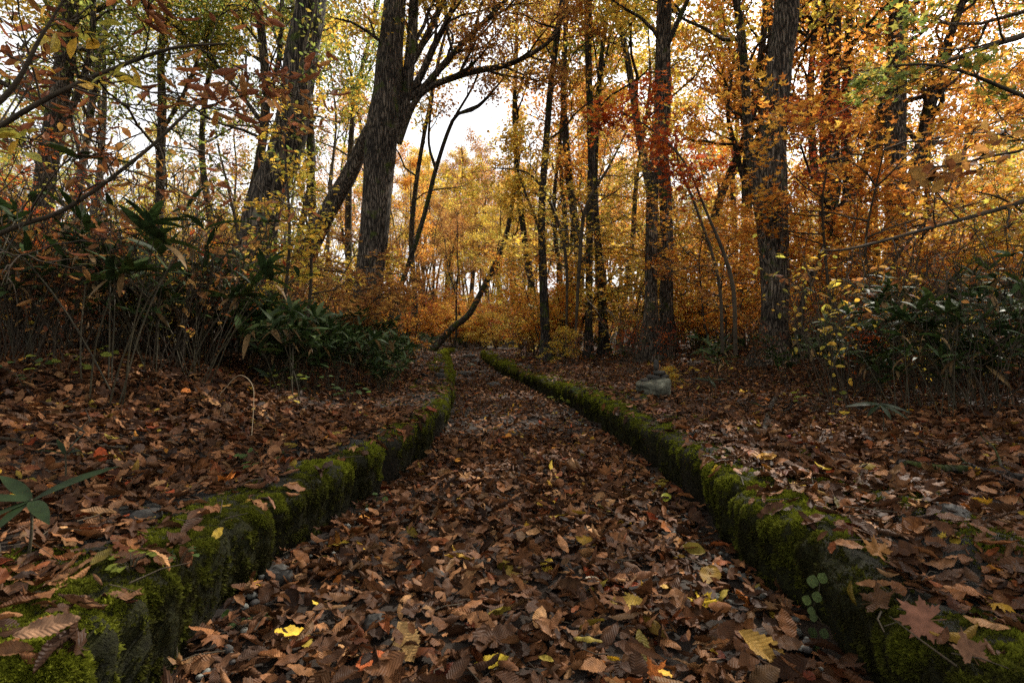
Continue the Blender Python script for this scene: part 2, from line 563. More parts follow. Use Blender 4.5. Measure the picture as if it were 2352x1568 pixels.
# ------------------------------------------------------------------ mossy stone walls
def wall_mesh(side):
    """side -1 left, +1 right; returns verts, quads, moss weights, normals info"""
    if side < 0:
        line = np.array([[x - .02, y] for x, y in zip(LX, LY)] + [[-2.2, 36.2]])
    else:
        line = np.array([[x + .02, y] for x, y in zip(RX, RY)])
    L3, _ = smooth_poly(np.column_stack([line, np.zeros(len(line))]), np.ones(len(line)), 0.01)
    seg = np.linalg.norm(np.diff(L3, axis=0), axis=1)
    s = np.concatenate([[0], np.cumsum(seg)])
    ss, x = [], 0.0
    while x < s[-1]:
        ss.append(x)
        yy = np.interp(x, s, L3[:, 1])
        x += 0.014 if 0 < yy < 3 else (0.025 if 0 < yy < 7 else 0.06)
    ss = np.array(ss + [s[-1]])
    cx, cy = np.interp(ss, s, L3[:, 0]), np.interp(ss, s, L3[:, 1])
    T = unit(np.column_stack([np.gradient(cx), np.gradient(cy)]))
    N = np.column_stack([-T[:, 1], T[:, 0]]) if side < 0 else np.column_stack([T[:, 1], -T[:, 0]])
    z3 = np.column_stack([ss * 1.1, np.zeros_like(ss), np.zeros_like(ss)])
    sd0 = 30 if side < 0 else 60
    zt = 0.20 + 0.035 * vnoise(z3 * 1.3, sd0) + 0.012 * vnoise(z3 * 5, sd0 + 1)
    if side < 0:
        zt += -0.035 * np.exp(-((cy - 1.75) / 0.35) ** 2) + 0.02
    else:
        zt += -0.03 * np.exp(-((cy - 1.2) / 0.35) ** 2)
    W = 0.42 + 0.10 * vnoise(z3 * 1.7, sd0 + 2) + (0.16 * (1 - sstep(1.5, 2.6, cy)) if side > 0 else 0)
    # cross section: face, rounded lip, top, back
    nf, nc, ntp = 16, 7, 16
    prof_u, prof = [], []
    K = nf + nc + ntp + 3
    V = np.zeros((len(ss), K, 3))
    M = np.zeros((len(ss), K))
    r = 0.045
    for k in range(K):
        if k < nf:
            t = k / nf
            off = np.full(len(ss), 0.035 - 0.035 * t)
            z = -0.08 + (zt - r + 0.08) * t
            m = 0.45 + 0.5 * np.clip((t - 0.1) / 0.7, 0, 1)
            m = np.full(len(ss), m)
            dn = (-1.0, 0.0)
        elif k < nf + nc:
            a = (k - nf) / nc * math.pi / 2
            off = np.full(len(ss), r - r * math.cos(a))
            z = zt - r + r * math.sin(a)
            m = np.full(len(ss), 1.0)
            dn = (-math.cos(a), math.sin(a))
        elif k < nf + nc + ntp:
            t = (k - nf - nc) / (ntp - 1)
            off = r + (W - r) * t
            z = zt + 0.012 * t
            m = np.full(len(ss), 1.0 - (0.52 if side > 0 else 0.66) * min(1, t * 1.8))
            dn = (0, 1.0)
        else:
            t = (k - nf - nc - ntp + 1) / 3
            off = W + 0.05 * t
            z = zt + 0.012 - 0.2 * t
            m = np.zeros(len(ss))
            dn = (0.8, 0.4)
        q = np.column_stack([ss, off * 1.0, z])
        stone = fbm(np.column_stack([ss * 2.3, off * 3, z * 2.0]), sd0 + 3, 3)
        crease = np.abs(vnoise(np.column_stack([ss * 2.6, off * 1.5, z * 1.2]), sd0 + 8))
        fine = vnoise(np.column_stack([ss * 22, off * 14, z * 6]), sd0 + 4)
        flute = np.abs(vnoise(np.column_stack([ss * 11, np.zeros_like(ss), z * 1.5]), sd0 + 5))
        dsp = 0.055 * stone + 0.014 * fine + 0.006 * vnoise(np.column_stack([ss * 55, off * 40, z * 30]), sd0 + 14) - 0.045 * np.clip(0.25 - crease, 0, 1) / 0.25
        if k < nf + nc:
            dsp = dsp + 0.022 * flute - 0.01
        bx = cx + N[:, 0] * (off + dn[0] * dsp * 1.0)
        by = cy + N[:, 1] * (off + dn[0] * dsp * 1.0)
        bz = z + dn[1] * dsp * 0.75
        V[:, k] = np.column_stack([bx, by, bz])
        patch = fbm(np.column_stack([ss * 2.2, off * 4, z * 2]), sd0 + 6, 3)
        M[:, k] = np.clip(m + patch * 1.2 - (0.02 if k < nf else 0.24) + (0.3 if side < 0 else 0.12) * (1 - sstep(1.8, 2.6, cy)), 0, 1)
    n = len(ss)
    i = np.arange(n - 1)[:, None] * K
    j = np.arange(K - 1)[None, :]
    q = np.stack([i + j, i + j + 1, i + K + j + 1, i + K + j], -1).reshape(-1, 4)
    if side < 0:
        q = q[:, ::-1]
    return V.reshape(-1, 3), q, M.reshape(-1)


def tuft_template():
    v, f = [], []
    for k in range(5):
        a = k * 2.4
        ln = 1.0 - 0.12 * k
        sp = 0.25 + 0.13 * k
        d = np.array([math.cos(a) * sp, math.sin(a) * sp, 1.0]) * ln
        s = np.array([-math.sin(a), math.cos(a), 0]) * 0.16
        b = len(v)
        v += [-s * 0.7, s * 0.7, d * 0.6 + s, d * 0.6 - s, d + np.array([0, 0, -0.15 * k * ln])]
        f.append([b, b + 1, b + 2, b + 3])
        f.append([b + 3, b + 2, b + 4, b + 4])
    v = np.array(v)
    quads = np.array([x for x in f if x[2] != x[3]])
    tris = np.array([x[:3] for x in f if x[2] == x[3]])
    return v, [quads, tris]


TUFT = tuft_template()
BV, BF = [], []


def bvh_add(v, q):
    off = sum(len(x) for x in BV)
    BV.append(v)
    BF.append(q + off)


bvh_add(np.stack([GX, GY, GZ], -1).reshape(-1, 3), np.stack([ii, ii + 1, ii + nx + 1, ii + nx], -1).reshape(-1, 4))
for side, lab in ((-1, 'low mossy stone wall along the left edge of the leafy path'),
                  (1, 'low mossy stone wall along the right edge of the leafy path')):
    v, q, m = wall_mesh(side)
    bvh_add(v, q)
    root = empty('stone_wall', (0, 0, 0), lab, 'stone wall', 'mossy walls along the path')
    mb = MB()
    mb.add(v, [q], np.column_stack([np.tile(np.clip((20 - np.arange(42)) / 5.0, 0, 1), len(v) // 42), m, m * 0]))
    mb.build('masonry', M_WALL, root)
    a, b, c = v[q[:, 0]], v[q[:, 1]], v[q[:, 2]]
    cr_ = np.cross(b - a, v[q[:, 3]] - a)
    area = np.linalg.norm(cr_, axis=1)
    nrm = cr_ / (area[:, None] + 1e-12)
    cen = v[q].mean(1)
    mm = m[q].mean(1)
    brk = np.clip(0.65 + 1.3 * fbm(cen * 7.0, 55, 3) + 0.9 * (cen[:, 2] - 0.15) / 0.1 * 0.5, 0.02, 1.3)
    wgt = area * brk * np.clip(mm - 0.15, 0, 1) ** 1.2 / np.maximum(cen[:, 1], 1.1) ** 1.7 * ((cen[:, 1] > 0.3) & (cen[:, 1] < 34))
    wgt /= wgt.sum()
    Nt = 140000
    pick = RNG.choice(len(q), Nt, p=wgt)
    uu, vv = RNG.random(Nt)[:, None], RNG.random(Nt)[:, None]
    Q = v[q[pick]]
    pos = (Q[:, 0] * (1 - uu) + Q[:, 1] * uu) * (1 - vv) + (Q[:, 3] * (1 - uu) + Q[:, 2] * uu) * vv
    nn = nrm[pick]
    up = unit(nn + np.array([0, 0, -0.25]) + RNG.normal(0, 0.35, (Nt, 3)))
    X = unit(np.cross(up, RNG.normal(0, 1, (Nt, 3))))
    depth = np.maximum(pos[:, 1], 0.8)
    clump = np.clip(0.8 + 1.1 * vnoise(pos * 34, 91) + .5 * vnoise(pos * 90, 92), .2, 1.6)
    sc = (0.005 + 0.009 * RNG.random(Nt)) * clump * np.maximum(1, depth / 3.0)
    zt = pos[:, 2]
    fr = np.clip((zt - 0.10) / 0.12, 0, 1)[:, None] ** 1.5
    k = (fbm(pos * 5.0, 77, 2) * 0.5 + 0.5)[:, None]
    old, fresh = np.array([0.024, 0.022, 0.006]), np.array([0.175, 0.19, 0.015])
    fac = np.clip(1.2 * k - 0.62 + 0.3 * (RNG.random((Nt, 1)) - 0.5) + 0.75 * fr + 0.35 * (clump[:, None] - 1), 0, 1)
    colr = old * (1 - fac) + fresh * fac
    mb = MB()
    mb.inst(TUFT, pos - up * sc[:, None] * 0.2, X, up, sc, colr)
    o = mb.build('moss', M_MOSS, root)
BVH = BVHTree.FromPolygons([tuple(x) for x in np.vstack(BV)], [tuple(int(a) for a in x) for x in np.vstack(BF)])


def surf(x, y):
    h = BVH.ray_cast(Vector((x, y, 40)), Vector((0, 0, -1)))
    if h[0] is None:
        return gz(x, y), Vector((0, 0, 1))
    return h[0].z, (h[1] if h[1].z > 0 else -h[1])


# ------------------------------------------------------------------ leaf templates (length along +x, 0..1)
def oval_leaf(st, width, fold, curl, twist, teeth=0.0, seed=0, wav=0.0, peak=0.5):
    r = np.random.default_rng(seed)
    t = np.linspace(0, 1, st)
    wd = width * np.sin(np.pi * t ** (math.log(0.5) / math.log(peak))) ** 0.8
    if teeth:
        wd = wd * (1 + teeth * np.where(np.arange(st) % 2, 1, -1) * (t > 0.08))
    wd[0], wd[-1] = 0.012, 0.004
    ang = curl * (t - 0.4)
    mid = np.column_stack([t, np.zeros(st), 0.5 * curl * (t - 0.5) ** 2])
    rows = []
    for sgn in (-1, 0, 1):
        z = mid[:, 2] + (fold * wd * abs(sgn)) + (wav * np.sin(t * 17 + sgn * 2 + r.random() * 6) * (sgn != 0) * width)
        z = z + twist * sgn * wd * (t - 0.5)
        yy = sgn * wd * math.cos(min(1.3, abs(fold)))
        rows.append(np.column_stack([mid[:, 0] + (-0.02 * (sgn != 0)), yy, z]))
    v = np.vstack(rows)
    f = []
    for a in (0, 1):
        for i in range(st - 1):
            p, q = a * st + i, (a + 1) * st + i
            f.append([p, p + 1, q + 1, q] if a == 0 else [p, p + 1, q + 1, q])
    return v, [np.array(f)[:, ::-1]]


def roll_leaf(st, width, roll, curl, teeth, seed):
    """a curled dry leaf: the blade rolls about its midrib"""
    r = np.random.default_rng(seed)
    t = np.linspace(0, 1, st)
    wd = width * np.sin(np.pi * t ** 0.85) ** 0.75
    wd = wd * (1 + teeth * np.where(np.arange(st) % 2, 1, -1) * (t > 0.08))
    wd[0], wd[-1] = 0.012, 0.004
    cols = []
    for u in (-1, -0.5, 0, 0.5, 1):
        a = u * roll * (0.7 + 0.5 * t) + 1e-6
        R = wd / max(roll, 0.05)
        y = R * np.sin(a)
        z = R * (1 - np.cos(a)) + 0.5 * curl * (t - 0.5) ** 2 + 0.02 * np.sin(t * 15 + u * 3 + seed)
        cols.append(np.column_stack([t, y, z]))
    v = np.vstack(cols)
    f = []
    for a in range(4):
        for i in range(st - 1):
            p, q = a * st + i, (a + 1) * st + i
            f.append([p, q, q + 1, p + 1])
    return v, [np.array(f)]


def maple_leaf(lobes=7, tooth=True, cup=0.12, seed=0, wav=0.03):
    r = np.random.default_rng(seed)
    out = []
    angs = np.linspace(-2.35, 2.35, lobes)
    for i, a in enumerate(angs):
        Lr = 0.62 * (1 - 0.13 * abs(a)) * (0.92 + 0.16 * r.random())
        if tooth:
            out += [(a - 0.27, Lr * 0.62), (a - 0.22, Lr * 0.80), (a - 0.10, Lr * 0.80), (a - .015, Lr * 1.02), (a + 0.09, Lr * 0.78), (a + 0.23, Lr * 0.82), (a + 0.27, Lr * 0.60)]
        else:
            out += [(a - 0.12, Lr * 0.68), (a, Lr), (a + 0.12, Lr * 0.68)]
        if i < lobes - 1:
            out.append(((a + angs[i + 1]) / 2, 0.34 if tooth else 0.27))
    out.append((math.pi, 0.06))
    pts = [(0.4 + 0 * 1, 0.0)]
    v = [[0.4, 0, 0]]
    for a, R in out:
        z = cup * R * R * 2 + wav * math.sin(a * 5 + seed)
        v.append([0.4 + R * math.cos(a), R * math.sin(a), z])
    n = len(out)
    f = [[0, 1 + i, 1 + (i + 1) % n] for i in range(n)]
    # stalk
    b = len(v)
    v += [[0.36, -0.008, 0], [0.36, 0.008, 0], [0.05, 0.006, 0.05], [0.05, -0.006, 0.05]]
    return np.array(v), [np.array(f), np.array([[b, b + 1, b + 2, b + 3]])]


LIT_HI = [roll_leaf(19, 0.20 + 0.012 * k, 0.6 + 0.32 * k, 0.9 * math.sin(k * 2.1), 0.09, k) for k in range(7)] + \
         [oval_leaf(19, 0.22 + 0.02 * k, 0.15 * k - 0.2, 0.9 * math.cos(k * 1.7), 0.5 * math.sin(k), 0.09, k, 0.12) for k in range(5)] + \
         [roll_leaf(19, 0.33, 0.6, 0.5, 0.07, 21), roll_leaf(19, 0.30, 1.1, -0.3, 0.1, 22)]
LIT_HI = LIT_HI + [LIT_HI[0], LIT_HI[8], maple_leaf(5, True, 0.25, 3, 0.06), maple_leaf(7, True, 0.5, 31, 0.1),
                   roll_leaf(19, 0.36, 0.9, 0.7, 0.02, 33), roll_leaf(9, 0.30, 2.2, 1.2, 0.15, 34), oval_leaf(11, 0.34, 0.5, 1.2, 1.2, 0.12, 35, 0.2), roll_leaf(13, 0.14, 1.5, 0.8, 0.0, 36)]
LIT_MID = [roll_leaf(5, 0.24, 0.6 + 0.55 * k, 0.6 * math.sin(k * 2), 0.0, k) for k in range(4)] + [oval_leaf(5, 0.25, 0.3, 0.8, 0.4, 0, 1), oval_leaf(5, 0.25, -0.3, -0.7, -0.4, 0, 2)]
LIT_LO = [oval_leaf(3, 0.28, 0.35, 0.9, 0.5, 0, 1), oval_leaf(3, 0.3, -0.3, -0.9, -0.5, 0, 2)]
OVAL = oval_leaf(5, 0.24, 0.25, -0.4, 0.0, 0, 1)
KITE = oval_leaf(3, 0.33, 0.3, -0.4, 0.0, 0, 1)
STAR = maple_leaf(5, False, 0.2, 1)
STAR7 = maple_leaf(7, True, 0.15, 2)
BLADE = oval_leaf(8, 0.095, 0.25, -0.75, 0.0, 0, 1, 0.0, 0.38)
BLADE2 = oval_leaf(8, 0.105, 0.2, -0.25, 0.15, 0, 2, 0.0, 0.42)
CURLY = roll_leaf(7, 0.19, 1.2, 1.1, 0.0, 5)

BROWN = np.array([[.19, .085, .040], [.125, .055, .027], [.25, .122, .060], [.075, .032, .015], [.165, .068, .026], [.22, .108, .055], [.36, .20, .10], [.10, .048, .027], [.17, .052, .018]])
BPROB = np.array([.18, .17, .12, .13, .12, .10, .05, .08, .05])
ACCENT = np.array([[.42, .14, .03], [.48, .29, .035], [.50, .36, .05], [.30, .06, .02], [.33, .26, .05], [.5, .22, .04]])


def litter_cols(n, acc=0.05):
    c = BROWN[RNG.choice(len(BROWN), n, p=BPROB / BPROB.sum())]
    k = RNG.random(n) < acc
    c = np.where(k[:, None], ACCENT[RNG.integers(0, len(ACCENT), n)], c)
    return c * (0.25 + 1.25 * RNG.random((n, 1)) ** 1.7) * np.array([0.97, 0.91, 0.72])


def scatter_litter(mb, tpls, xs, ys, lo, hi, tilt, size, acc, face=0.0):
    n = len(xs)
    z, nn = np.zeros(n), np.zeros((n, 3))
    for i in range(n):
        z[i], q = surf(xs[i], ys[i])
        nn[i] = q
    keep = (nn[:, 2] > 0.35)
    if face:
        # fewer leaves stay on the mossy lip
        dl, dr = edge_d(xs, ys)
        d = np.maximum(dl, dr)
        lip = (d > -0.01) & (d < 0.17)
        pat = vnoise(np.column_stack([xs * 2.5, ys * 2.5, 0 * xs]), 5)
        keep &= ~(lip & (RNG.random(n) < 0.86 - 0.25 * (pat > 0.15)))
        top = (d >= 0.17) & (d < 0.5)
        keep &= ~(top & (RNG.random(n) < 0.06 - 0.3 * pat))
    xs, ys, z, nn = xs[keep], ys[keep], z[keep], nn[keep]
    n = len(xs)
    dl, dr = edge_d(xs, ys)
    d = np.maximum(dl, dr)
    onwall = (d > 0) & (d < 0.45)
    hgt = lo + (hi - lo) * RNG.random(n) ** 1.3
    hgt = np.where(onwall, 0.004 + 0.022 * RNG.random(n), hgt)
    tl = np.where(onwall, tilt * 0.45, tilt)[:, None]
    Z = unit(nn + RNG.normal(0, 1, (n, 3)) * tl)
    X = unit(np.cross(Z, RNG.normal(0, 1, (n, 3))))
    sc = size[0] + (size[1] - size[0]) * RNG.random(n) ** 1.2
    pos = np.column_stack([xs, ys, z + hgt]) - X * sc[:, None] * 0.5
    col = litter_cols(n, acc)
    flip = RNG.random(n) < 0.35
    Z[flip] *= -1
    which = RNG.integers(0, len(tpls), n)
    sc3 = np.column_stack([sc, sc * (0.8 + 0.4 * RNG.random(n)), sc])
    for k, t in enumerate(tpls):
        s = which == k
        mb.inst(t, pos[s], X[s], Z[s], sc3[s], col[s])


def zone(n, y0, y1, p=2.0, xk=0.98, xm=0.35):
    y = (y0 ** p + (y1 ** p - y0 ** p) * RNG.random(n)) ** (1 / p)
    x = (RNG.random(n) * 2 - 1) * (xk * y + xm)
    return x, y


def litter_object(sel, name, label):
    mb = MB()
    for (n, y0, y1, tp, lo, hi, tl, size, acc) in (
            (31000, 0.55, 4.0, LIT_HI, 0.0, 0.055, 0.42, (0.028, 0.086), 0.04),
            (54000, 4.0, 10.0, LIT_MID, 0.0, 0.05, 0.42, (0.035, 0.08), 0.05),
            (66000, 10.0, 38.0, LIT_LO, 0.0, 0.05, 0.42, (0.07, 0.14), 0.06)):
        x, y = zone(n, y0, y1, 2.0 if y0 < 9 else 1.5)
        dl, dr = edge_d(x, y)
        s = sel(dl, dr) & (np.abs(x) < 16)
        scatter_litter(mb, tp, x[s], y[s], lo, hi, tl, size, acc, 1.0)
    o = mb.build(name, M_LITTER)
    tag(o, label, 'fallen leaves', kind='stuff')


litter_object(lambda dl, dr: (dl < 0.02) & (dr < 0.02), 'fallen_leaves', 'brown curled fallen leaves covering the path floor between the walls')
litter_object(lambda dl, dr: (dl >= 0.02), 'fallen_leaves', 'brown fallen leaves covering the left bank and left wall top')
litter_object(lambda dl, dr: (dr >= 0.02) & (dl < 0.02), 'fallen_leaves', 'brown fallen leaves covering the right bank and right wall top')


# ------------------------------------------------------------------ trees
def grow(mb, tips, p, d, L, r, lev, maxlev, R, kids=(5, 5, 4), up=0.06, wob=0.2, sides=5, col=(0.5, 0.5, 0.5)):
    n = 6 if lev == 0 else (5 if lev == 1 else 4)
    pts = [np.array(p, float)]
    d = unit(d)
    for i in range(n):
        d = unit(d + R.normal(0, wob, 3) + np.array([0, 0, up]))
        pts.append(pts[-1] + d * L / n)
    pts = np.array(pts)
    rad = r * (1 - 0.72 * np.linspace(0, 1, n + 1))
    mb.tube(pts, rad, sides, col)
    if lev >= maxlev - 1:
        tips.append(pts[max(1, n // 3):] if lev < maxlev else pts)
    if lev < maxlev:
        k = kids[lev]
        for c in range(k):
            t = 0.25 + 0.75 * (c + R.random()) / k
            i = min(n - 1, int(t * n))
            f = t * n - i
            q = pts[i] * (1 - f) + pts[i + 1] * f if i < n else pts[-1]
            dd = unit(pts[min(n, i + 1)] - pts[i])
            pr = unit(np.cross(dd, R.normal(0, 1, 3)))
            pr[2] = pr[2] * 0.6 + 0.1
            a = R.uniform(0.45, 1.0)
            grow(mb, tips, q, dd * math.cos(a) + pr * math.sin(a), L * R.uniform(0.38, 0.62) * (1 - 0.3 * t), max(0.004, r * (1 - 0.72 * t) * 0.6), lev + 1, maxlev, R, kids, up, wob, max(3, sides - 1), col)


PAL = {
    'orange': [[.74, .31, .03], [.80, .40, .04], [.66, .24, .025], [.80, .46, .05], [.56, .20, .03]],
    'gold': [[.78, .50, .05], [.72, .42, .04], [.62, .48, .06], [.56, .32, .04], [.74, .56, .08]],
    'yellow': [[.76, .54, .05], [.68, .50, .05], [.52, .48, .06], [.80, .46, .04]],
    'green': [[.30, .34, .06], [.22, .28, .05], [.42, .38, .06], [.14, .20, .04], [.5, .36, .05]],
    'rust': [[.38, .16, .04], [.44, .20, .045], [.30, .11, .035], [.50, .27, .06], [.55, .30, .06]],
    'red': [[.50, .10, .02], [.40, .075, .02], [.58, .16, .02], [.30, .06, .02]],
    'dried': [[.26, .09, .04], [.34, .13, .045], [.20, .07, .03], [.42, .2, .06]],
    'fir': [[.05, .08, .02], [.035, .06, .02], [.08, .11, .025]],
}


for _k in ('orange', 'gold', 'rust', 'green', 'yellow'):
    PAL[_k] = [[.98 * (.95 * v + .05 * (.3 * c[0] + .6 * c[1] + .1 * c[2])) for v in c] for c in PAL[_k]]


def leaves_on(mb, tips, per, size, pal, R, spread=0.15, tpl=KITE, flat=0.55, droop=0.0):
    T = len(tips)
    if T == 0:
        return
    A = np.array([tp[R.integers(0, len(tp) - 1)] for tp in tips])
    pos, tid = [], []
    for i, tp in enumerate(tips):
        k = int(per * R.uniform(0.4, 1.6) + R.random())
        if k < 1:
            continue
        t = R.random(k) * (len(tp) - 1.001)
        a = t.astype(int)
        f = (t - a)[:, None]
        pos.append(tp[a] * (1 - f) + tp[a + 1] * f + R.normal(0, 1, (k, 3)) * np.array([spread, spread, spread * 0.5]))
        tid.append(np.full(k, i))
    if not pos:
        return
    pos, tid = np.vstack(pos), np.concatenate(tid)
    n = len(pos)
    p = np.array(PAL[pal])
    tipc = p[R.integers(0, len(p), T)]
    c = np.where(R.random((n, 1)) < 0.6, tipc[tid], p[R.integers(0, len(p), n)]) * (0.7 + 0.6 * R.random((n, 1)))
    Z = unit(np.array([0, 0, 1.0]) * flat + R.normal(0, 0.6, (n, 3)))
    X = unit(np.cross(Z, R.normal(0, 1, (n, 3))) + np.array([0, 0, -droop]))
    mb.inst(tpl, pos, X, Z, size * (0.65 + 0.7 * R.random(n)), c)


ALLTREES = []


def key_tree(label, pts, Y, H, pal, seed, bark=None, limbs=12, z0=4.0, leaf=0.09, per=13, flare=1.6, sides=16, rough=0.16,
             group=None, name='tree', extra=None, limbL=3.2, kids=(5, 5, 4), tpl=KITE, base=True, extra_stems=(), crown=True):
    R = np.random.default_rng(seed)
    Ys = Y if isinstance(Y, (list, tuple)) else [Y] * len(pts)
    W = [P(a[0], a[1], yy) for a, yy in zip(pts, Ys)]
    rr = [a[2] * 0.5 / F * yy for a, yy in zip(pts, Ys)]
    if base:
        b = W[0].copy()
        g = gz(b[0], b[1])
        if b[2] - g > 0.25:
            dirn = W[0] - W[1]
            b = W[0] + dirn / max(1e-3, -dirn[2]) * (W[0][2] - g) * 0.7 if dirn[2] < 0 else b
            rr.insert(0, rr[0] * 1.08)
            b[2] = g
            W.insert(0, b)
        W.insert(0, W[0] + np.array([0, 0, -0.35]))
        rr[0] *= flare
        rr.insert(0, rr[0] * 1.15)
    # continue above the last point
    d = unit(W[-1] - W[-2])
    d = unit(d + np.array([0, 0, 0.5]))
    top = W[-1]
    nseg = 4
    if H > top[2] + 0.5:
        hh = H - top[2]
        r1 = rr[-1]
        for i in range(1, nseg + 1):
            d = unit(d + R.normal(0, 0.06, 3) + np.array([0, 0, 0.1]))
            W.append(W[-1] + d * hh / nseg)
            rr.append(max(0.02, r1 * (1 - 0.85 * i / nseg)))
    loc = np.array([W[1][0], W[1][1], gz(W[1][0], W[1][1])]) if base else W[0].copy()
    root = empty(name, loc, label, 'tree', group)
    mb = MB()
    sp, sr = smooth_poly(W, rr, 0.08 if Y_near(Ys) else 0.22)
    mb.tube(sp, sr, sides, rough=rough, seed=seed)
    tips = []
    zs = sp[:, 2]
    for k in range(limbs):
        z = z0 + (H - z0) * ((k + R.random()) / limbs) ** 1.1 * 0.97
        i = int(np.argmin(np.abs(zs - z)))
        a = R.uniform(0, 2 * math.pi)
        el = R.uniform(0.25, 0.95)
        dd = np.array([math.cos(a) * math.cos(el), math.sin(a) * math.cos(el), math.sin(el)])
        grow(mb, tips, sp[i], dd, limbL * R.uniform(0.7, 1.2) * (1.15 - 0.6 * (z - z0) / (H - z0 + .1)), sr[i] * R.uniform(0.28, 0.5), 0, 2, R, kids)
    for ex in (extra or []):
        ep, eY, grown, lf = ex
        eYs = eY if isinstance(eY, (list, tuple)) else [eY] * len(ep)
        w_ = [P(a[0], a[1], yy) for a, yy in zip(ep, eYs)]
        r_ = [a[2] * 0.5 / F * yy for a, yy in zip(ep, eYs)]
        s2, q2 = smooth_poly(w_, r_, 0.2)
        mb.tube(s2, q2, 8, rough=rough * 0.6, seed=seed + 3)
        for k in range(grown):
            i = int(len(s2) * (0.3 + 0.69 * (k + R.random()) / grown))
            i = min(i, len(s2) - 2)
            tg = unit(s2[i + 1] - s2[i])
            pr = unit(np.cross(tg, R.normal(0, 1, 3)))
            grow(mb, tips, s2[i], tg * 0.7 + pr * 0.7 + np.array([0, 0, 0.15]), lf * R.uniform(0.6, 1.2), max(0.006, q2[i] * 0.5), 0, 2, R, (4, 4, 3))
    tr = mb.build('trunk', bark or M_BARK, root, loc=loc)
    if crown and tips:
        mb = MB()
        leaves_on(mb, tips, per, leaf, pal, R, tpl=tpl)
        mb.build('crown', M_CROWN, root, loc=loc)
    ALLTREES.append((loc[0], loc[1]))
    return root


def Y_near(Ys):
    return min(Ys) < 13


# the trees one can tell apart
key_tree('thick rough trunk left of the path wrapped by a yellow-leaved climber',
         [(568, 800, 92), (582, 640, 85), (604, 486, 80), (634, 400, 77), (664, 324, 75), (696, 108, 70), (715, -10, 67)],
         7.0, 15, 'gold', 11, limbs=14, z0=6.4, flare=1.3, sides=30, rough=0.13, limbL=3.4, leaf=0.08)
key_tree('tall rough trunk leaning right, first left of the sky gap',
         [(828, 775, 64), (840, 700, 62), (859, 540, 66), (877, 324, 70), (893, 160, 60), (908, 0, 48)],
         11.5, 17, 'gold', 12, limbs=10, z0=8.5, sides=26, rough=0.13, per=18,
         extra=[([(874, 390, 20), (898, 322, 24), (925, 262, 26), (943, 120, 24), (952, -20, 22), (958, -160, 16)], 11.7, 5, 2.0)])
key_tree('strongly leaning grey tree passing behind the tall trunk, limbs arching over the path',
         [(668, 700, 44), (700, 600, 42), (753, 486, 40), (807, 394, 36), (855, 290, 30), (925, 215, 24), (968, 190, 16)],
         14.0, 6.6, 'rust', 13, limbs=0, z0=6, flare=1.1, sides=18, leaf=0.08, per=19, bark=M_BARK,
         extra=[([(925, 225, 20), (958, 190, 18), (996, 108, 15), (1034, 32, 12), (1062, -60, 9)], 14, 7, 3.0),
                ([(940, 225, 18), (969, 205, 17), (1055, 108, 14), (1131, 32, 11), (1180, -20, 8)], 14, 9, 2.8),
                ([(915, 330, 16), (950, 240, 15), (990, 200, 14), (1077, 167, 15), (1174, 146, 12), (1266, 92, 8), (1292, 30, 5)], 14, 10, 1.8),
                ([(870, 300, 20), (893, 240, 18), (960, 120, 15), (1010, 20, 14), (1040, -60, 10)], 14.5, 7, 2.8)])
key_tree('slim dark tree with crooked limb reaching toward the sky gap',
         [(905, 700, 13), (920, 659, 12), (969, 513, 11), (1001, 389, 10), (1030, 300, 9), (1052, 262, 8), (1098, 243, 7), (1140, 200, 5), (1169, 162, 3)],
         17, 5, 'rust', 14, limbs=0, sides=8, rough=0.06, flare=1.3, bark=M_BARK_D, leaf=0.09, per=9,
         extra=[([(1001, 389, 7), (985, 330, 6), (990, 250, 5), (1005, 160, 4)], 17, 5, 1.2),
                ([(1045, 268, 6), (1090, 190, 5), (1110, 120, 3)], 17, 5, 1.0),
                ([(1052, 262, 6), (1100, 245, 5), (1165, 170, 3)], 17, 4, 0.8)])
key_tree('slim dark straight trunk just right of the path end',
         [(1253, 778, 24), (1250, 700, 21), (1244, 486, 17), (1255, 324, 15), (1266, 189, 14), (1287, 32, 13), (1296, -40, 12)],
         15, 16, 'gold', 15, limbs=9, z0=6.0, sides=12, rough=0.08, bark=M_BARK_D, leaf=0.1,
         extra=[([(1248, 600, 9), (1236, 520, 7), (1205, 440, 6), (1185, 380, 4)], 15, 5, 1.0)])
key_tree('thin dark trunk standing in front of its twin, middle right',
         [(1352, 745, 18), (1355, 486, 17), (1358, 324, 17), (1352, 162, 16), (1350, 0, 18), (1348, -40, 16)],
         16, 17, 'yellow', 16, limbs=10, z0=7.0, sides=12, rough=0.08, bark=M_BARK_D, leaf=0.1)
key_tree('dark trunk leaning into its thinner twin, middle right',
         [(1386, 765, 24), (1380, 640, 20), (1372, 540, 17), (1366, 400, 15), (1376, 200, 13), (1390, 60, 10)],
         17, 14, 'gold', 17, limbs=8, z0=7.0, sides=12, rough=0.1, bark=M_BARK_D, leaf=0.1)
key_tree('twin stemmed trunk left of the pair behind the stone cairn',
         [(1493, 812, 36), (1495, 700, 30), (1496, 594, 28), (1499, 432, 26), (1508, 350, 28), (1520, 270, 36), (1523, 130, 34), (1526, -20, 31)],
         13, 17, 'orange', 18, limbs=11, z0=6.5, sides=18, rough=0.12, leaf=0.09)
key_tree('straight grey trunk right of the pair behind the stone cairn',
         [(1528, 800, 33), (1531, 650, 30), (1531, 540, 30), (1526, 400, 28), (1522, 330, 24)],
         13.5, 5.4, 'orange', 19, limbs=0, sides=18, rough=0.12, z0=5, crown=False)
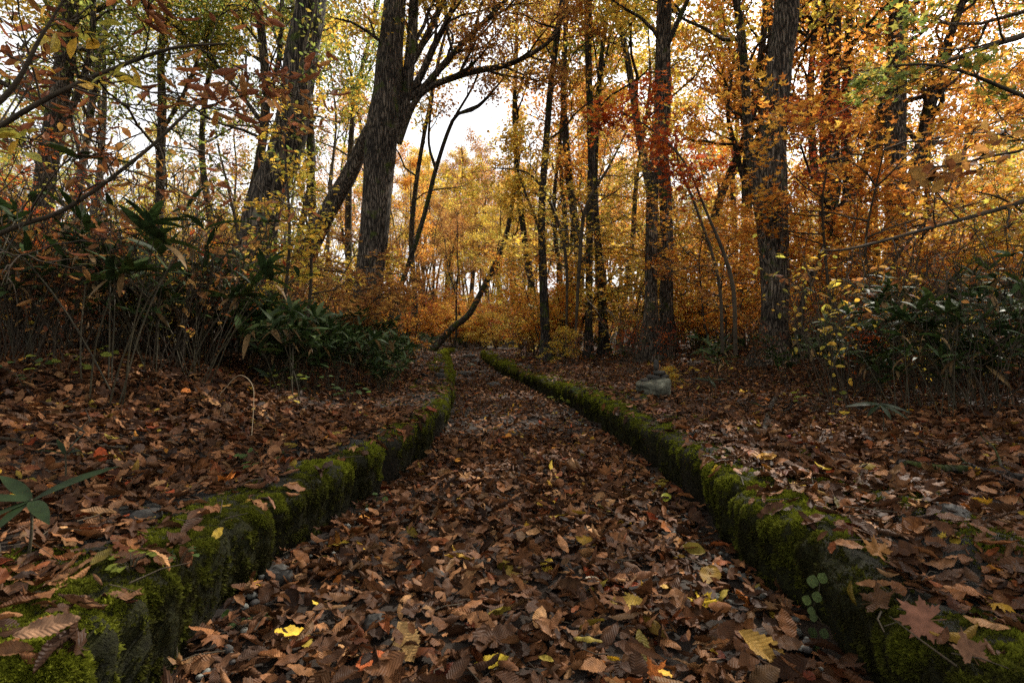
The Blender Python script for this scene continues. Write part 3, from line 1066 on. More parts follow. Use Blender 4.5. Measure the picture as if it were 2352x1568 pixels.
key_tree('thick bare straight trunk with ridged bark at the right',
         [(1776, 835, 74), (1778, 760, 64), (1781, 648, 62), (1775, 500, 64), (1774, 400, 62), (1778, 270, 57), (1792, 135, 52), (1808, -10, 52)],
         9.5, 16, 'orange', 20, limbs=12, z0=7.0, sides=30, rough=0.13, leaf=0.085)
key_tree('dark trunk behind the ridged trunk, middle of the right cluster',
         [(1899, 720, 40), (1901, 560, 38), (1905, 432, 40), (1908, 216, 40), (1910, -10, 36)],
         15, 17, 'orange', 21, limbs=12, z0=5.0, sides=18, rough=0.14, bark=M_BARK_D, leaf=0.1,
         extra=[([(1905, 520, 26), (1960, 440, 26), (2013, 302, 24), (2035, 200, 18), (2060, 60, 12)], 15, 7, 1.8),
                ([(1903, 560, 24), (1945, 470, 22), (1942, 270, 20), (1953, 0, 14), (1956, -60, 10)], 15.2, 5, 1.8),
                ([(1900, 480, 20), (1874, 410, 18), (1861, 216, 15), (1878, 0, 12)], 14.8, 5, 1.6)])
key_tree('grey trunk rising from the bamboo grass at the far right',
         [(2050, 640, 44), (2056, 513, 42), (2058, 270, 42), (2066, -10, 36)],
         13, 15, 'orange', 22, limbs=12, z0=5.0, sides=18, rough=0.13, leaf=0.09,
         extra=[([(2060, 540, 30), (2088, 459, 32), (2120, 324, 29), (2142, 216, 26), (2190, 60, 18), (2230, -40, 12)], 13.2, 9, 1.6),
                ([(2060, 400, 14), (2110, 360, 12), (2180, 300, 9), (2290, 280, 6), (2360, 240, 4)], 12.8, 8, 1.3)])
key_tree('large rough trunk at the upper left corner',
         [(95, 560, 44), (105, 400, 42), (124, 280, 40), (148, 151, 40), (164, -10, 38)],
         12, 15, 'green', 23, limbs=11, z0=5.5, sides=18, rough=0.13,
         extra=[([(118, 330, 16), (160, 260, 15), (206, 130, 14), (215, 0, 11)], 12, 6, 1.6)])
key_tree('pale sunlit trunk beside the upper left corner trunk',
         [(178, 480, 17), (185, 400, 16), (200, 324, 16), (216, 189, 16), (232, 100, 14), (262, 0, 12)],
         14, 13, 'gold', 24, limbs=9, z0=6, sides=12, bark=M_BARK_P, rough=0.08, leaf=0.1)
key_tree('slim grey trunk right of the pale trunk at the left',
         [(365, 560, 19), (367, 432, 19), (372, 250, 18), (370, 120, 16), (392, -10, 13)],
         15, 15, 'green', 25, limbs=11, z0=5.5, sides=12, leaf=0.1,
         extra=[([(372, 300, 10), (420, 220, 9), (470, 100, 7), (520, 0, 5)], 15, 7, 1.6)])
key_tree('slim forked tree left of the climber-wrapped trunk',
         [(560, 520, 22), (590, 400, 20), (606, 300, 20), (612, 216, 19), (604, 100, 18), (588, -10, 15)],
         15, 15, 'green', 26, limbs=11, z0=5.5, sides=12, leaf=0.1, bark=M_BARK,
         extra=[([(610, 240, 13), (640, 140, 12), (648, 0, 10)], 15, 5, 1.6),
                ([(600, 280, 10), (540, 200, 9), (470, 120, 7), (400, 60, 5)], 15, 8, 1.6)])
key_tree('mossy trunk leaning low to the right over the end of the path',
         [(1034, 758, 16), (1077, 722, 14), (1109, 663, 13), (1140, 600, 12), (1163, 540, 11), (1180, 448, 9), (1190, 380, 7)],
         28, 11.5, 'gold', 27, limbs=7, z0=5, sides=12, bark=M_BARK_D, rough=0.12, leaf=0.12, flare=1.2, limbL=1.8)
key_tree('bent dark tree right behind the slim straight trunk',
         [(1312, 760, 20), (1330, 640, 22), (1325, 540, 20), (1310, 430, 17), (1300, 330, 16), (1294, 200, 14), (1300, 40, 12)],
         21, 17, 'gold', 28, limbs=9, z0=9, sides=10, bark=M_BARK_D, leaf=0.12, per=20)
key_tree('dark leaning tree behind the left side of the ridged trunk',
         [(1700, 720, 20), (1712, 560, 22), (1716, 430, 24), (1722, 300, 20), (1745, 160, 16), (1760, 20, 13)],
         18, 16, 'orange', 29, limbs=10, z0=6, sides=12, bark=M_BARK_D, leaf=0.11,
         extra=[([(1716, 420, 14), (1740, 340, 13), (1748, 240, 10)], 18, 4, 1.8), ([(1714, 440, 12), (1690, 340, 11), (1672, 260, 9), (1688, 120, 7)], 18, 5, 1.6)])
key_tree('crooked dark sapling bending right, beside the ridged trunk',
         [(1838, 740, 14), (1845, 690, 13), (1870, 620, 12), (1895, 560, 11), (1915, 500, 9), (1880, 440, 8), (1862, 400, 6), (1838, 330, 5)],
         9.8, 4.6, 'red', 30, limbs=3, z0=2.5, sides=8, bark=M_BARK_D, leaf=0.07, per=14, limbL=1.1, tpl=STAR, flare=1.2,
         extra=[([(1915, 500, 7), (1930, 420, 6), (1925, 340, 5), (1940, 260, 4)], 9.8, 5, 1.0)])


# ------------------------------------------------------------------ background trees
def bg_tree(seed, H, r, pal, bark, per, leaf, limbs, z0f, limbL, name='tree', kids=(5, 5, 4), wob=0.1):
    R = np.random.default_rng(seed)
    root = empty(name, (0, 0, 0))
    pts, rr = [np.array([0, 0, -0.4])], [r * 1.3]
    d = unit(np.array([R.normal(0, .08), R.normal(0, .08), 1]))
    n = 7
    for i in range(n):
        pts.append(pts[-1] + d * (H + .4) / n)
        rr.append(r * (1 - 0.8 * (i + 1) / n))
        d = unit(d + R.normal(0, wob, 3) + np.array([0, 0, 0.15]))
    mb = MB()
    sp, sr = smooth_poly(pts, rr, 0.4)
    mb.tube(sp, sr, 9, rough=0.08, seed=seed)
    tips = []
    z0 = H * z0f
    for k in range(limbs):
        z = z0 + (H - z0) * ((k + R.random()) / limbs) * 0.98
        i = int(np.argmin(np.abs(sp[:, 2] - z)))
        a = R.uniform(0, 2 * math.pi)
        el = R.uniform(0.3, 1.05)
        dd = np.array([math.cos(a) * math.cos(el), math.sin(a) * math.cos(el), math.sin(el)])
        grow(mb, tips, sp[i], dd, limbL * R.uniform(0.6, 1.2) * (1.2 - 0.7 * (z - z0) / (H - z0)), sr[i] * R.uniform(0.3, 0.55), 0, 2, R, kids, sides=4)
    mb.build('trunk', bark, root)
    mb = MB()
    leaves_on(mb, tips, per * .58, leaf * 1.08, pal, R, spread=0.22)
    mb.build('crown', M_CROWN, root)
    return root


def maple_sapling(seed, H, pal, per, leaf, tpl, r=0.03, stems=3, flat=0.9, mat=None):
    """understorey maple: several thin stems with flat sprays of leaves"""
    R = np.random.default_rng(seed)
    root = empty('maple_sapling', (0, 0, 0))
    mb = MB()
    tips = []
    for s_ in range(stems):
        a = R.uniform(0, 6.28)
        pts, d = [np.array([R.normal(0, .08), R.normal(0, .08), -0.15])], unit(np.array([math.cos(a) * .3, math.sin(a) * .3, 1]))
        hs = H * R.uniform(0.6, 1.0)
        for i in range(7):
            pts.append(pts[-1] + d * hs / 7)
            d = unit(d + R.normal(0, 0.14, 3) + np.array([math.cos(a) * .03, math.sin(a) * .03, 0.05]))
        sp, sr = smooth_poly(pts, [r * (1 - 0.11 * i) for i in range(8)], 0.2)
        mb.tube(sp, sr, 6)
        for k in range(9):
            i = int(len(sp) * (0.28 + 0.7 * (k + R.random()) / 9))
            i = min(i, len(sp) - 1)
            b = R.uniform(0, 6.28)
            el = R.uniform(-0.05, 0.5)
            grow(mb, tips, sp[i], np.array([math.cos(b) * math.cos(el), math.sin(b) * math.cos(el), math.sin(el)]), H * R.uniform(0.22, 0.42), r * 0.45, 0, 2, R, (4, 3, 2), up=0.0, wob=0.13, sides=4)
    mb.build('stem', mat or M_TWIG, root)
    mb = MB()
    leaves_on(mb, tips, per * .52, leaf * 1.35, pal, R, spread=0.10, tpl=tpl, flat=1.8)
    mb.build('foliage', M_CROWN, root)
    return root


def hide_src(root):
    for c in list(root.children):
        bpy.data.objects.remove(c)
    bpy.data.objects.remove(root)


def far_from(x, y, dmin, lst):
    return all((x - a) ** 2 + (y - b) ** 2 > dmin * dmin for a, b in lst)


RB = np.random.default_rng(99)
VAR = {
    'gold': [bg_tree(201, 18, .17, 'gold', M_BARK_D, 20, .13, 13, .38, 3.4), bg_tree(202, 16, .13, 'yellow', M_BARK, 18, .13, 12, .34, 3.0)],
    'orange': [bg_tree(203, 17, .17, 'orange', M_BARK_D, 22, .13, 13, .36, 3.4), bg_tree(204, 15, .13, 'orange', M_BARK_D, 20, .13, 12, .30, 3.0)],
    'rust': [bg_tree(205, 18, .16, 'rust', M_BARK_D, 18, .13, 13, .42, 3.3), bg_tree(206, 15, .12, 'rust', M_BARK, 12, .13, 12, .4, 2.8)],
    'green': [bg_tree(207, 18, .18, 'green', M_BARK, 20, .13, 13, .38, 3.4), bg_tree(208, 16, .13, 'green', M_BARK_P, 18, .13, 12, .34, 3.0)],
    'bare': [bg_tree(209, 15, .11, 'rust', M_BARK_P, 4, .11, 12, .3, 2.6), bg_tree(210, 13, .08, 'gold', M_BARK_P, 6, .11, 12, .22, 2.2)],
}
LABELS = {
    'gold': 'golden leaved forest tree standing among others behind the near trunks',
    'orange': 'orange leaved forest tree standing among others behind the near trunks',
    'rust': 'brownish leaved forest tree standing among others behind the near trunks',
    'green': 'green and yellow leaved forest tree among others behind the near trunks',
    'bare': 'thin pale almost leafless tree among others deep in the woods',
}
used = set()


def place(key, x, y, sc, spin, tl=0.05):
    src = VAR[key][RB.integers(0, len(VAR[key]))]
    lab = LABELS[key]
    r = dup(src, (x, y, gz(x, y) - 0.05), spin, sc, lab, key + ' trees of the background forest', (RB.normal(0, tl), RB.normal(0, tl)))
    r['category'] = 'tree'


cnt, tries = 0, 0
spots = list(ALLTREES)
while cnt < 285 and tries < 16000:
    tries += 1
    Y = 12 + 80 * RB.random() ** 1.25
    X = RB.uniform(-1.15, 1.15) * (Y + 2)
    px = 1176 + X / Y * F
    gap = 960 - 300 / Y < px < 1200 + 300 / Y
    if cnt > 240 and not (gap and Y < 75):
        continue
    if gap and Y < 36:
        continue
    if Y < 18 and abs(px - 1176) < 620 and RB.random() < 0.75:
        continue
    if abs(X - np.interp(Y, RY, RX)) < 2.2 and Y < 40:
        continue
    if not far_from(X, Y, 1.5 + Y * 0.012, spots):
        continue
    spots.append((X, Y))
    u = RB.random()
    if px < 750:
        key = 'green' if u < .30 else 'gold' if u < .50 else 'bare' if u < .92 else 'rust'
    elif px < 1250:
        key = 'rust' if u < .45 else 'gold' if u < .72 else 'bare' if u < .8 else 'orange'
    else:
        key = 'orange' if u < .38 else 'gold' if u < .66 else 'rust' if u < .80 else 'bare' if u < 0.92 else 'green'
    s_ = RB.uniform(0.75, 1.15)
    if gap:
        s_ = RB.uniform(.75, 1.05) * .30 * Y / 17
    elif Y < 40 and 985 < px < 1235:
        s_ *= 0.62
    place(key, X, Y, s_, RB.uniform(0, 6.28))
    cnt += 1
for key, px, Y, s_ in (('gold', 745, 18, 1.0), ('green', 800, 26, 1.1), ('gold', 560, 20, 1.0), ('rust', 915, 30, 1.0), ('gold', 1215, 26, 1.05), ('gold', 1420, 24, 1.1), ('rust', 1330, 32, 1.1),
                       ('orange', 1620, 19, 1.05), ('gold', 1690, 27, 1.1), ('gold', 1130, 60, 1.0), ('rust', 1040, 66, 1.1)):
    place(key, (px - 1176) / F * Y, Y, s_, RB.uniform(0, 6.28))
# unseen trees added beside and behind the viewer to shade the path
for (x, y, s_, key) in ((-6.5, 2.0, .95, 'gold'), (6.5, 3.2, .95, 'orange'), (-5, -4, 1, 'green'), (4.5, -4.5, 1, 'gold'), (0.5, -8, 1, 'rust'), (9, -1, 1, 'orange'),
                        (-10, -2, 1, 'gold'), (10.5, 6.5, 1, 'orange'), (-9.5, 6.5, 1, 'gold'), (8.3, 7.4, .9, 'orange'), (13, 10, 1, 'orange'), (-2.6, -2.4, .85, 'rust'), (3.0, -1.6, .9, 'gold')):
    place(key, x, y, s_, RB.uniform(0, 6.28), 0.03)
for l in VAR.values():
    for r in l:
        hide_src(r)

# the far-off wood that closes the view between and behind the trees
mb, mt = MB(), MB()
R = np.random.default_rng(808)
for k in range(230):
    Y = R.uniform(74, 125)
    X = R.uniform(-1.15, 1.15) * Y
    H = R.uniform(13, 22)
    px = 1176 + X / Y * F
    g = gz(X, Y)
    mt.tube([(X, Y, g - .5), (X + R.normal(0, .5), Y, g + H * .5), (X + R.normal(0, .9), Y, g + H * .93)], [R.uniform(.10, .22), .10, .03], 5)
    n = 330
    u = unit(R.normal(0, 1, (n, 3))) * R.random((n, 1)) ** .45
    cl = vnoise(u * 2.2 + k, k) > -.15
    u = u[cl]
    c = np.array([X, Y, g + H * .62]) + u * np.array([R.uniform(2.6, 4.2)] * 2 + [H * .36])
    pal = np.array(PAL[('rust', 'gold', 'orange', 'gold', 'green', 'rust')[k % 6] if px > 900 else ('gold', 'green', 'rust', 'green')[k % 4]])
    cc = pal[R.integers(0, len(pal), len(c))] * (.6 + .5 * R.random((len(c), 1)))
    mb.inst(KITE, c, R.normal(0, 1, (len(c), 3)), unit(R.normal(0, 1, (len(c), 3)) + np.array([0, 0, .6])), R.uniform(.35, .75, len(c)), cc)
n = 16000
Yv = R.uniform(60, 110, n)
Xv = R.uniform(-1.1, 1.1, n) * Yv
zz = ground_z(Xv, Yv) + 3.2 * R.random(n) ** 1.4 * (1 + .7 * vnoise(np.column_stack([Xv, Yv, 0 * Xv]) * .2, 4))
pal = np.array(PAL['orange'] + PAL['gold'] + PAL['rust'] + PAL['fir'])
mb.inst(KITE, np.column_stack([Xv, Yv, zz]), R.normal(0, 1, (n, 3)), unit(R.normal(0, 1, (n, 3)) + np.array([0, 0, .6])), R.uniform(.3, .7, n), pal[R.integers(0, len(pal), n)] * .7)
root = empty('distant_wood', (0, 0, 0))
tag(root, 'far-off autumn wood closing the view behind all the trees', 'wood', kind='stuff')
for o in (mb.build('foliage', M_CROWN, root), mt.build('trunks', M_BARK, root)):
    o['kind'] = 'stuff'

# understorey maples
SAP = {
    'orange': [maple_sapling(301, 4.2, 'orange', 15, .075, STAR), maple_sapling(302, 3.2, 'orange', 14, .075, STAR)],
    'gold': [maple_sapling(303, 4.2, 'gold', 15, .075, STAR), maple_sapling(304, 3.0, 'yellow', 13, .075, STAR)],
    'red': [maple_sapling(305, 3.4, 'red', 13, .075, STAR), maple_sapling(306, 2.6, 'rust', 11, .075, STAR)],
    'twiggy': [maple_sapling(307, 3.0, 'dried', 3, .07, KITE, stems=5), maple_sapling(308, 2.4, 'gold', 2, .07, KITE, stems=6)],
    'pale': [maple_sapling(309, 4.0, 'gold', 2, .07, KITE, r=.022, stems=6, mat=M_TWIGP), maple_sapling(310, 3.2, 'green', 2.5, .07, KITE, r=.02, stems=6, mat=M_TWIGP)],
}
SLAB = {
    'orange': 'orange leaved maple sapling spreading flat sprays beneath the forest trees',
    'gold': 'golden yellow maple sapling spreading flat sprays beneath the forest trees',
    'red': 'red brown maple sapling spreading flat sprays beneath the forest trees',
    'twiggy': 'thin twiggy sapling with very few leaves in the undergrowth',
    'pale': 'pale sunlit twiggy sapling in the woods at the left',
}


def place_sap(key, x, y, sc, label=None, k=None, rz=None):
    src = SAP[key][RB.integers(0, 2) if k is None else k]
    r = dup(src, (x, y, gz(x, y) - 0.03), RB.uniform(0, 6.28) if rz is None else rz, sc, label or SLAB[key], 'maple saplings under the trees' if label else key + ' saplings of the undergrowth', (RB.normal(0, .08), RB.normal(0, .08)))
    r['category'] = 'sapling'
    return r


cnt = 0
sspots = []
while cnt < 205:
    Y = 8.5 + 44 * RB.random() ** 1.1
    X = RB.uniform(-1.0, 1.0) * (Y + 1)
    px = 1176 + X / Y * F
    dl, dr = edge_d(np.array([X]), np.array([Y]))
    if max(dl[0], dr[0]) < 1.4 and Y < 37:
        continue
    if Y < 16 and 640 < px < 1176 and RB.random() < 0.8:
        continue
    if 1176 < px < 1960 and Y < 13 and RB.random() < 0.85:
        continue
    if not far_from(X, Y, 0.9, sspots):
        continue
    sspots.append((X, Y))
    u = RB.random()
    if px < 700:
        key = ('pale' if Y > 12 else 'twiggy') if u < .55 else 'gold' if u < .74 else 'red' if u < .86 else 'orange'
    else:
        key = 'orange' if u < .46 else 'gold' if u < .70 else 'red' if u < .82 else 'twiggy'
    place_sap(key, X, Y, RB.uniform(0.7, 1.25))
    cnt += 1
for k in range(46):
    Y = RB.uniform(37, 62)
    px = RB.uniform(960, 1260)
    place_sap(('orange', 'gold', 'rust2', 'twiggy', 'red')[k % 5] if k % 5 != 2 else 'orange', (px - 1176) / F * Y, Y, RB.uniform(.7, 1.5))
# named saplings
for lab, key, k, px, Y, sc in (
        ('bright yellow maple sapling in front of the twin dark trunks, middle right', 'gold', 0, 1440, 17.5, 1.6),
        ('yellow maple sapling beside the slim dark trunk at the path end', 'gold', 0, 1300, 18, 1.6),
        ('orange maple sapling left of the ridged right trunk', 'orange', 0, 1650, 12.5, .95),
        ('orange maple sapling right of the ridged right trunk', 'orange', 1, 1985, 11, 1.0),
        ('orange maple sapling behind the base of the tall leaning trunk', 'orange', 1, 950, 15, .75),
        ('low golden sapling on the bank beside the end of the right wall', 'gold', 1, 1300, 12, .32),
        ('low yellow seedling maple behind the stone cairn', 'gold', 1, 1535, 6.8, .12),
        ('bright yellow maple sapling at the far right behind the bamboo grass', 'gold', 1, 2330, 7.5, 1.0),
        ('red brown maple sapling at the foot of the tall leaning trunk', 'red', 1, 800, 9.6, .7),
        ('red brown sapling between the climber-wrapped trunk and the tall leaning trunk', 'red', 1, 715, 8.4, .85)):
    place_sap(key, (px - 1176) / F * Y, Y, sc, lab, k)
for l in SAP.values():
    for r in l:
        hide_src(r)


# ------------------------------------------------------------------ leafy boughs with known places
def bough(name, label, cat, stem_pts, Y, pal, leaf, tpl, mat, per, L, nb, seed, group=None, kids=(4, 3, 2), root_pts=(), spread=0.08, flat=1.0, droop=0.0, sides=7, up=0.0, smat=None, lv=2):
    """a sapling whose stem passes through the given picture points at distance Y"""
    R = np.random.default_rng(seed)
    Ys = Y if isinstance(Y, (list, tuple)) else [Y] * len(stem_pts)
    W = list(np.array(q, float) for q in root_pts) + [P(a[0], a[1], yy) for a, yy in zip(stem_pts, Ys)]
    rr = [0.02] * len(root_pts) + [a[2] * .5 / F * yy for a, yy in zip(stem_pts, Ys)]
    loc = np.array([W[0][0], W[0][1], W[0][2]])
    root = empty(name, loc, label, cat, group)
    mb = MB()
    sp, sr = smooth_poly(W, rr, 0.06)
    mb.tube(sp, sr, sides)
    tips = []
    i0 = int(np.argmin(np.linalg.norm(sp - W[len(root_pts)], axis=1))) if root_pts else int(len(sp) * 0.2)
    for k in range(nb):
        i = min(len(sp) - 2, i0 + int((len(sp) - i0) * (k + R.random()) / nb))
        tg = unit(sp[i + 1] - sp[i])
        pr = unit(np.cross(tg, R.normal(0, 1, 3)))
        grow(mb, tips, sp[i], tg * 0.5 + pr * 0.8, L * R.uniform(0.6, 1.2), max(.003, sr[i] * .5), 2 - lv, 2, R, kids, up=up, wob=0.15, sides=4)
    mb.build('stem', smat or M_TWIG, root, loc=loc)
    mb = MB()
    leaves_on(mb, tips, per, leaf, pal, R, spread=spread, tpl=tpl, flat=flat, droop=droop)
    mb.build('foliage', mat, root, loc=loc)
    return root


gA = gz(-2.9, 2.3)
bough('overhanging_sapling', 'near sapling with large curled brown leaves hanging over the upper left', 'sapling',
      [(-60, 330, 14), (120, 220, 11), (280, 150, 9), (400, 110, 7), (520, 100, 4)], [2.3, 2.3, 2.35, 2.4, 2.5], 'dried', .082, CURLY, M_DRY, 2.0, .5, 8, 401,
      root_pts=[(-2.95, 2.3, gA), (-2.9, 2.3, 1.0)], spread=0.05, flat=1.4)
bough('overhanging_sapling', 'second near sapling with red brown leaves crossing the left trunks', 'sapling',
      [(-40, 560, 12), (150, 480, 10), (330, 350, 8), (450, 240, 6), (530, 190, 3)], [2.7, 2.8, 2.9, 3.0, 3.1], 'dried', .07, CURLY, M_DRY, 1.8, .6, 10, 402,
      root_pts=[(-3.3, 2.7, gz(-3.3, 2.7))], spread=0.06, flat=1.4)
bough('overhanging_sapling', 'bare grey branch with a few yellow leaves at the left edge', 'sapling',
      [(-80, 300, 16), (30, 200, 12), (90, 90, 8), (140, 10, 5), (170, -60, 3)], [1.9] * 5, 'yellow', .075, OVAL, M_DRY, .7, .22, 5, 403,
      root_pts=[(-2.6, 1.9, gz(-2.6, 1.9)), (-2.4, 1.9, .9)], spread=0.05, flat=1.2)
for i, (x0, y0, x1, y1, Y, lab) in enumerate(((640, 800, 650, 300, 5.6, 'upright climber with yellow green leaves against the thick left trunk'),
                                              (700, 790, 690, 420, 5.9, 'shorter yellow green sapling just right of the thick left trunk'),
                                              (560, 800, 500, 330, 5.4, 'arching yellow green sapling just left of the thick left trunk'))):
    bough('leafy_sapling', lab, 'sapling', [(x0, y0, 9), ((x0 + x1) / 2 + 20, (y0 + y1) / 2, 7), (x1, y1, 4)], Y, 'yellow' if i != 2 else 'green', .06, OVAL, M_CROWN, 3.2 if i != 2 else 1.6, .42, 11, 410 + i,
          spread=0.06, flat=1.2, group='yellow green saplings around the thick left trunk')
bough('ivy', 'green ivy leaves clinging high on the thick left trunk', 'climber', [(610, 500, 6), (650, 330, 6), (690, 150, 5), (730, -10, 4)], 6.55, 'green', .06, OVAL, M_CROWN, 1.3, .25, 12, 420, spread=0.1, flat=0.3)
bough('maple_sapling', 'dark red brown maple spray hanging before the paired trunks, right of centre', 'sapling',
      [(1620, 480, 6), (1570, 370, 5), (1500, 300, 4), (1425, 255, 3)], 5.6, 'red', .066, STAR, M_CROWN, 5.5, .42, 13, 430,
      spread=0.08, flat=1.5, root_pts=[P(1690, 815, 5.6), P(1680, 640, 5.6)])
bough('maple_sapling', 'bright yellow maple boughs spread before the thin twin trunks, right of the sky gap', 'sapling',
      [(1330, 620, 9), (1345, 480, 8), (1400, 380, 6), (1440, 300, 4)], 12.5, 'gold', .10, STAR, M_CROWN, 5.0, 1.25, 15, 432,
      spread=0.14, flat=1.7, root_pts=[P(1320, 815, 12.5)])
bough('maple_sapling', 'golden maple boughs reaching left across the slim straight trunk', 'sapling',
      [(1300, 600, 8), (1270, 480, 7), (1215, 400, 5), (1130, 385, 3)], 14, 'gold', .10, STAR, M_CROWN, 4.2, 1.1, 13, 433,
      spread=0.14, flat=1.7, root_pts=[P(1300, 815, 14)])
bough('maple_sapling', 'clear yellow maple boughs behind the bamboo at the right picture edge', 'sapling',
      [(2420, 620, 9), (2380, 520, 7), (2310, 460, 5), (2240, 440, 3)], 6.4, 'yellow', .07, STAR, M_CROWN, 5.0, .6, 12, 434,
      spread=0.1, flat=1.6, root_pts=[P(2440, 850, 6.4)])
bough('maple_sapling', 'slender maple with dull orange leaves left of the ridged right trunk', 'sapling',
      [(1660, 810, 8), (1650, 640, 7), (1600, 480, 6), (1560, 380, 5), (1550, 300, 3)], 6.6, 'rust', .06, STAR, M_CROWN, 3, .5, 9, 431, spread=0.1, flat=1.3)
bough('overhanging_branch', 'orange maple bough spreading across the upper right corner', 'branch',
      [(2500, 60, 14), (2330, 90, 11), (2180, 140, 9), (2050, 190, 6), (1960, 250, 3)], [5.0, 5, 5.2, 5.4, 5.6], 'orange', .065, STAR, M_CROWN, 4.5, .9, 13, 440, spread=0.12, flat=1.2,
      root_pts=[(6.3, 3.4, .4), (6.1, 4.0, 2.2)])
bough('overhanging_branch', 'yellow green maple sprig in front of the right hand trunks', 'branch',
      [(2500, 300, 10), (2300, 200, 8), (2150, 150, 6), (2000, 160, 4), (1950, 190, 3)], [4.4, 4.4, 4.4, 4.4, 4.4], 'green', .07, STAR, M_CROWN, 4, .3, 8, 441, spread=0.06, flat=1.4,
      root_pts=[(5.2, 4.1, .4), (5.0, 4.3, 1.6)])
bough('overhanging_branch', 'nearly bare dark branch reaching in from the right edge', 'branch',
      [(2480, 420, 14), (2330, 470, 11), (2150, 520, 8), (1960, 570, 6), (1880, 575, 3)], [4.2] * 5, 'rust', .06, OVAL, M_CROWN, 1.0, .5, 8, 442, spread=0.06, flat=1.0,
      root_pts=[(4.8, 4.2, .4), (4.5, 4.2, 1.2)])
bough('overhanging_branch', 'dark blurry leaf tuft on a near twig at the right', 'branch',
      [(2440, 360, 9), (2330, 350, 7), (2230, 370, 5), (2170, 385, 3)], [2.0] * 4, 'rust', .05, OVAL, M_CROWN, 1.6, .14, 5, 443, spread=0.03, flat=1.0,
      root_pts=[(2.6, 2.0, .35), (2.3, 2.0, .9)])


# ------------------------------------------------------------------ bamboo grass
DG = np.array([[.038, .066, .018], [.028, .05, .014], [.06, .09, .022], [.022, .04, .014]])


def bamboo(seed, H, canes=3, blade=0.2, dead=0.12, fan=6, lean=0.35):
    R = np.random.default_rng(seed)
    root = empty('dwarf_bamboo', (0, 0, 0))
    mc, ml = MB(), MB()
    for c in range(canes):
        a = R.uniform(0, 6.28)
        h = H * R.uniform(.65, 1.0)
        d = unit(np.array([math.cos(a) * lean * R.random(), math.sin(a) * lean * R.random(), 1]))
        pts = [np.array([R.normal(0, .05), R.normal(0, .05), -.05])]
        for i in range(5):
            pts.append(pts[-1] + d * (h + .05) / 5)
            d = unit(d + np.array([math.cos(a), math.sin(a), -.1]) * .09 + R.normal(0, .05, 3))
        sp, sr = smooth_poly(pts, [.0045, .004, .004, .0035, .003, .002], .08)
        mc.tube(sp, sr, 4)
        heads = [(len(sp) - 1, d)]
        for k in range(R.integers(1, 4)):
            heads.append((int(len(sp) * R.uniform(.45, .9)), None))
        for i, dd in heads:
            q = sp[i]
            if dd is None:
                b = R.uniform(0, 6.28)
                dd = unit(np.array([math.cos(b), math.sin(b), 1.0]))
                e = q + dd * R.uniform(.08, .2)
                mc.tube([q, (q + e) / 2 + R.normal(0, .005, 3), e], [.0025, .002, .0015], 3)
                q = e
            n = R.integers(fan - 2, fan + 2)
            b0 = R.uniform(0, 6.28)
            aa = b0 + np.arange(n) * 6.28 / n * R.uniform(.6, 1) + R.normal(0, .2, n)
            el = R.uniform(-.25, .75, n)
            X = np.column_stack([np.cos(aa) * np.cos(el), np.sin(aa) * np.cos(el), np.sin(el)])
            Z = unit(np.array([0, 0, 1.0]) + R.normal(0, .25, (n, 3)))
            col = DG[R.integers(0, 4, n)] * (.8 + .5 * R.random((n, 1)))
            dk = R.random(n) < dead
            col[dk] = np.array([.30, .19, .08]) * R.uniform(.4, 1.1, (dk.sum(), 1))
            X[dk] = unit(X[dk] + np.array([0, 0, -1.2]))
            sc = blade * R.uniform(.65, 1.1, n)
            half = R.random(n) < .5
            ml.inst(BLADE, np.tile(q, (half.sum(), 1)), X[half], Z[half], sc[half], col[half])
            ml.inst(BLADE2, np.tile(q, ((~half).sum(), 1)), X[~half], Z[~half], sc[~half], col[~half])
    mc.build('cane', M_CANE, root)
    ml.build('foliage', M_BAMBOO, root)
    return root


BAM_L = [bamboo(500 + i, .6, 5, .18, .08, 6) for i in range(4)]         # low
BAM_T = [bamboo(520 + i, 1.25, 4, .21, .10, 5, .5) for i in range(4)]     # tall


def place_bam(src, x, y, sc, label, group):
    r = dup(src, (x, y, gz(x, y)), RB.uniform(0, 6.28), sc, label, group, (RB.normal(0, .1), RB.normal(0, .1)))
    r['category'] = 'dwarf bamboo'
    return r


def clear_path(x, y, m=0.55):
    dl, dr = edge_d(np.array([x]), np.array([y]))
    return max(dl[0], dr[0]) > m


n = 0
while n < 115:           # low mass on the left bank and around the path end
    y = RB.uniform(3.9, 9.5) if n < 62 else RB.uniform(9.5, 21)
    x = np.interp(y, LY, LX) - RB.uniform(.75, 1.9 + y * .28)
    place_bam(BAM_L[n % 4], x, y, RB.uniform(.8, 1.3), 'low dark green bamboo grass clump on the left bank by the wall', 'low bamboo grass on the left bank')
    n += 1
n = 0
while n < 55:
    y = RB.uniform(7, 26)
    x = np.interp(y, RY, RX) + RB.uniform(2.2, 4 + y * .25)
    place_bam(BAM_L[n % 4], x, y, RB.uniform(.6, 1.05), 'low bamboo grass clump under the trees beyond the right wall', 'low bamboo grass on the right bank')
    n += 1
for n in range(44):      # around the end of the path
    y = RB.uniform(36.8, 43)
    x = RB.uniform(-9, 2.5)
    place_bam(BAM_L[n % 4], x, y, RB.uniform(1.0, 1.7), 'green bamboo grass clump closing the far end of the path', 'bamboo grass at the path end')
for n in range(30):      # spilling down the bank to the left wall
    y = RB.uniform(4.4, 8.5)
    x = np.interp(y, LY, LX) - RB.uniform(.62, 1.7)
    place_bam(BAM_L[n % 4], x, y, RB.uniform(.55, .95), 'low dark green bamboo grass clump on the left bank by the wall', 'low bamboo grass on the left bank')
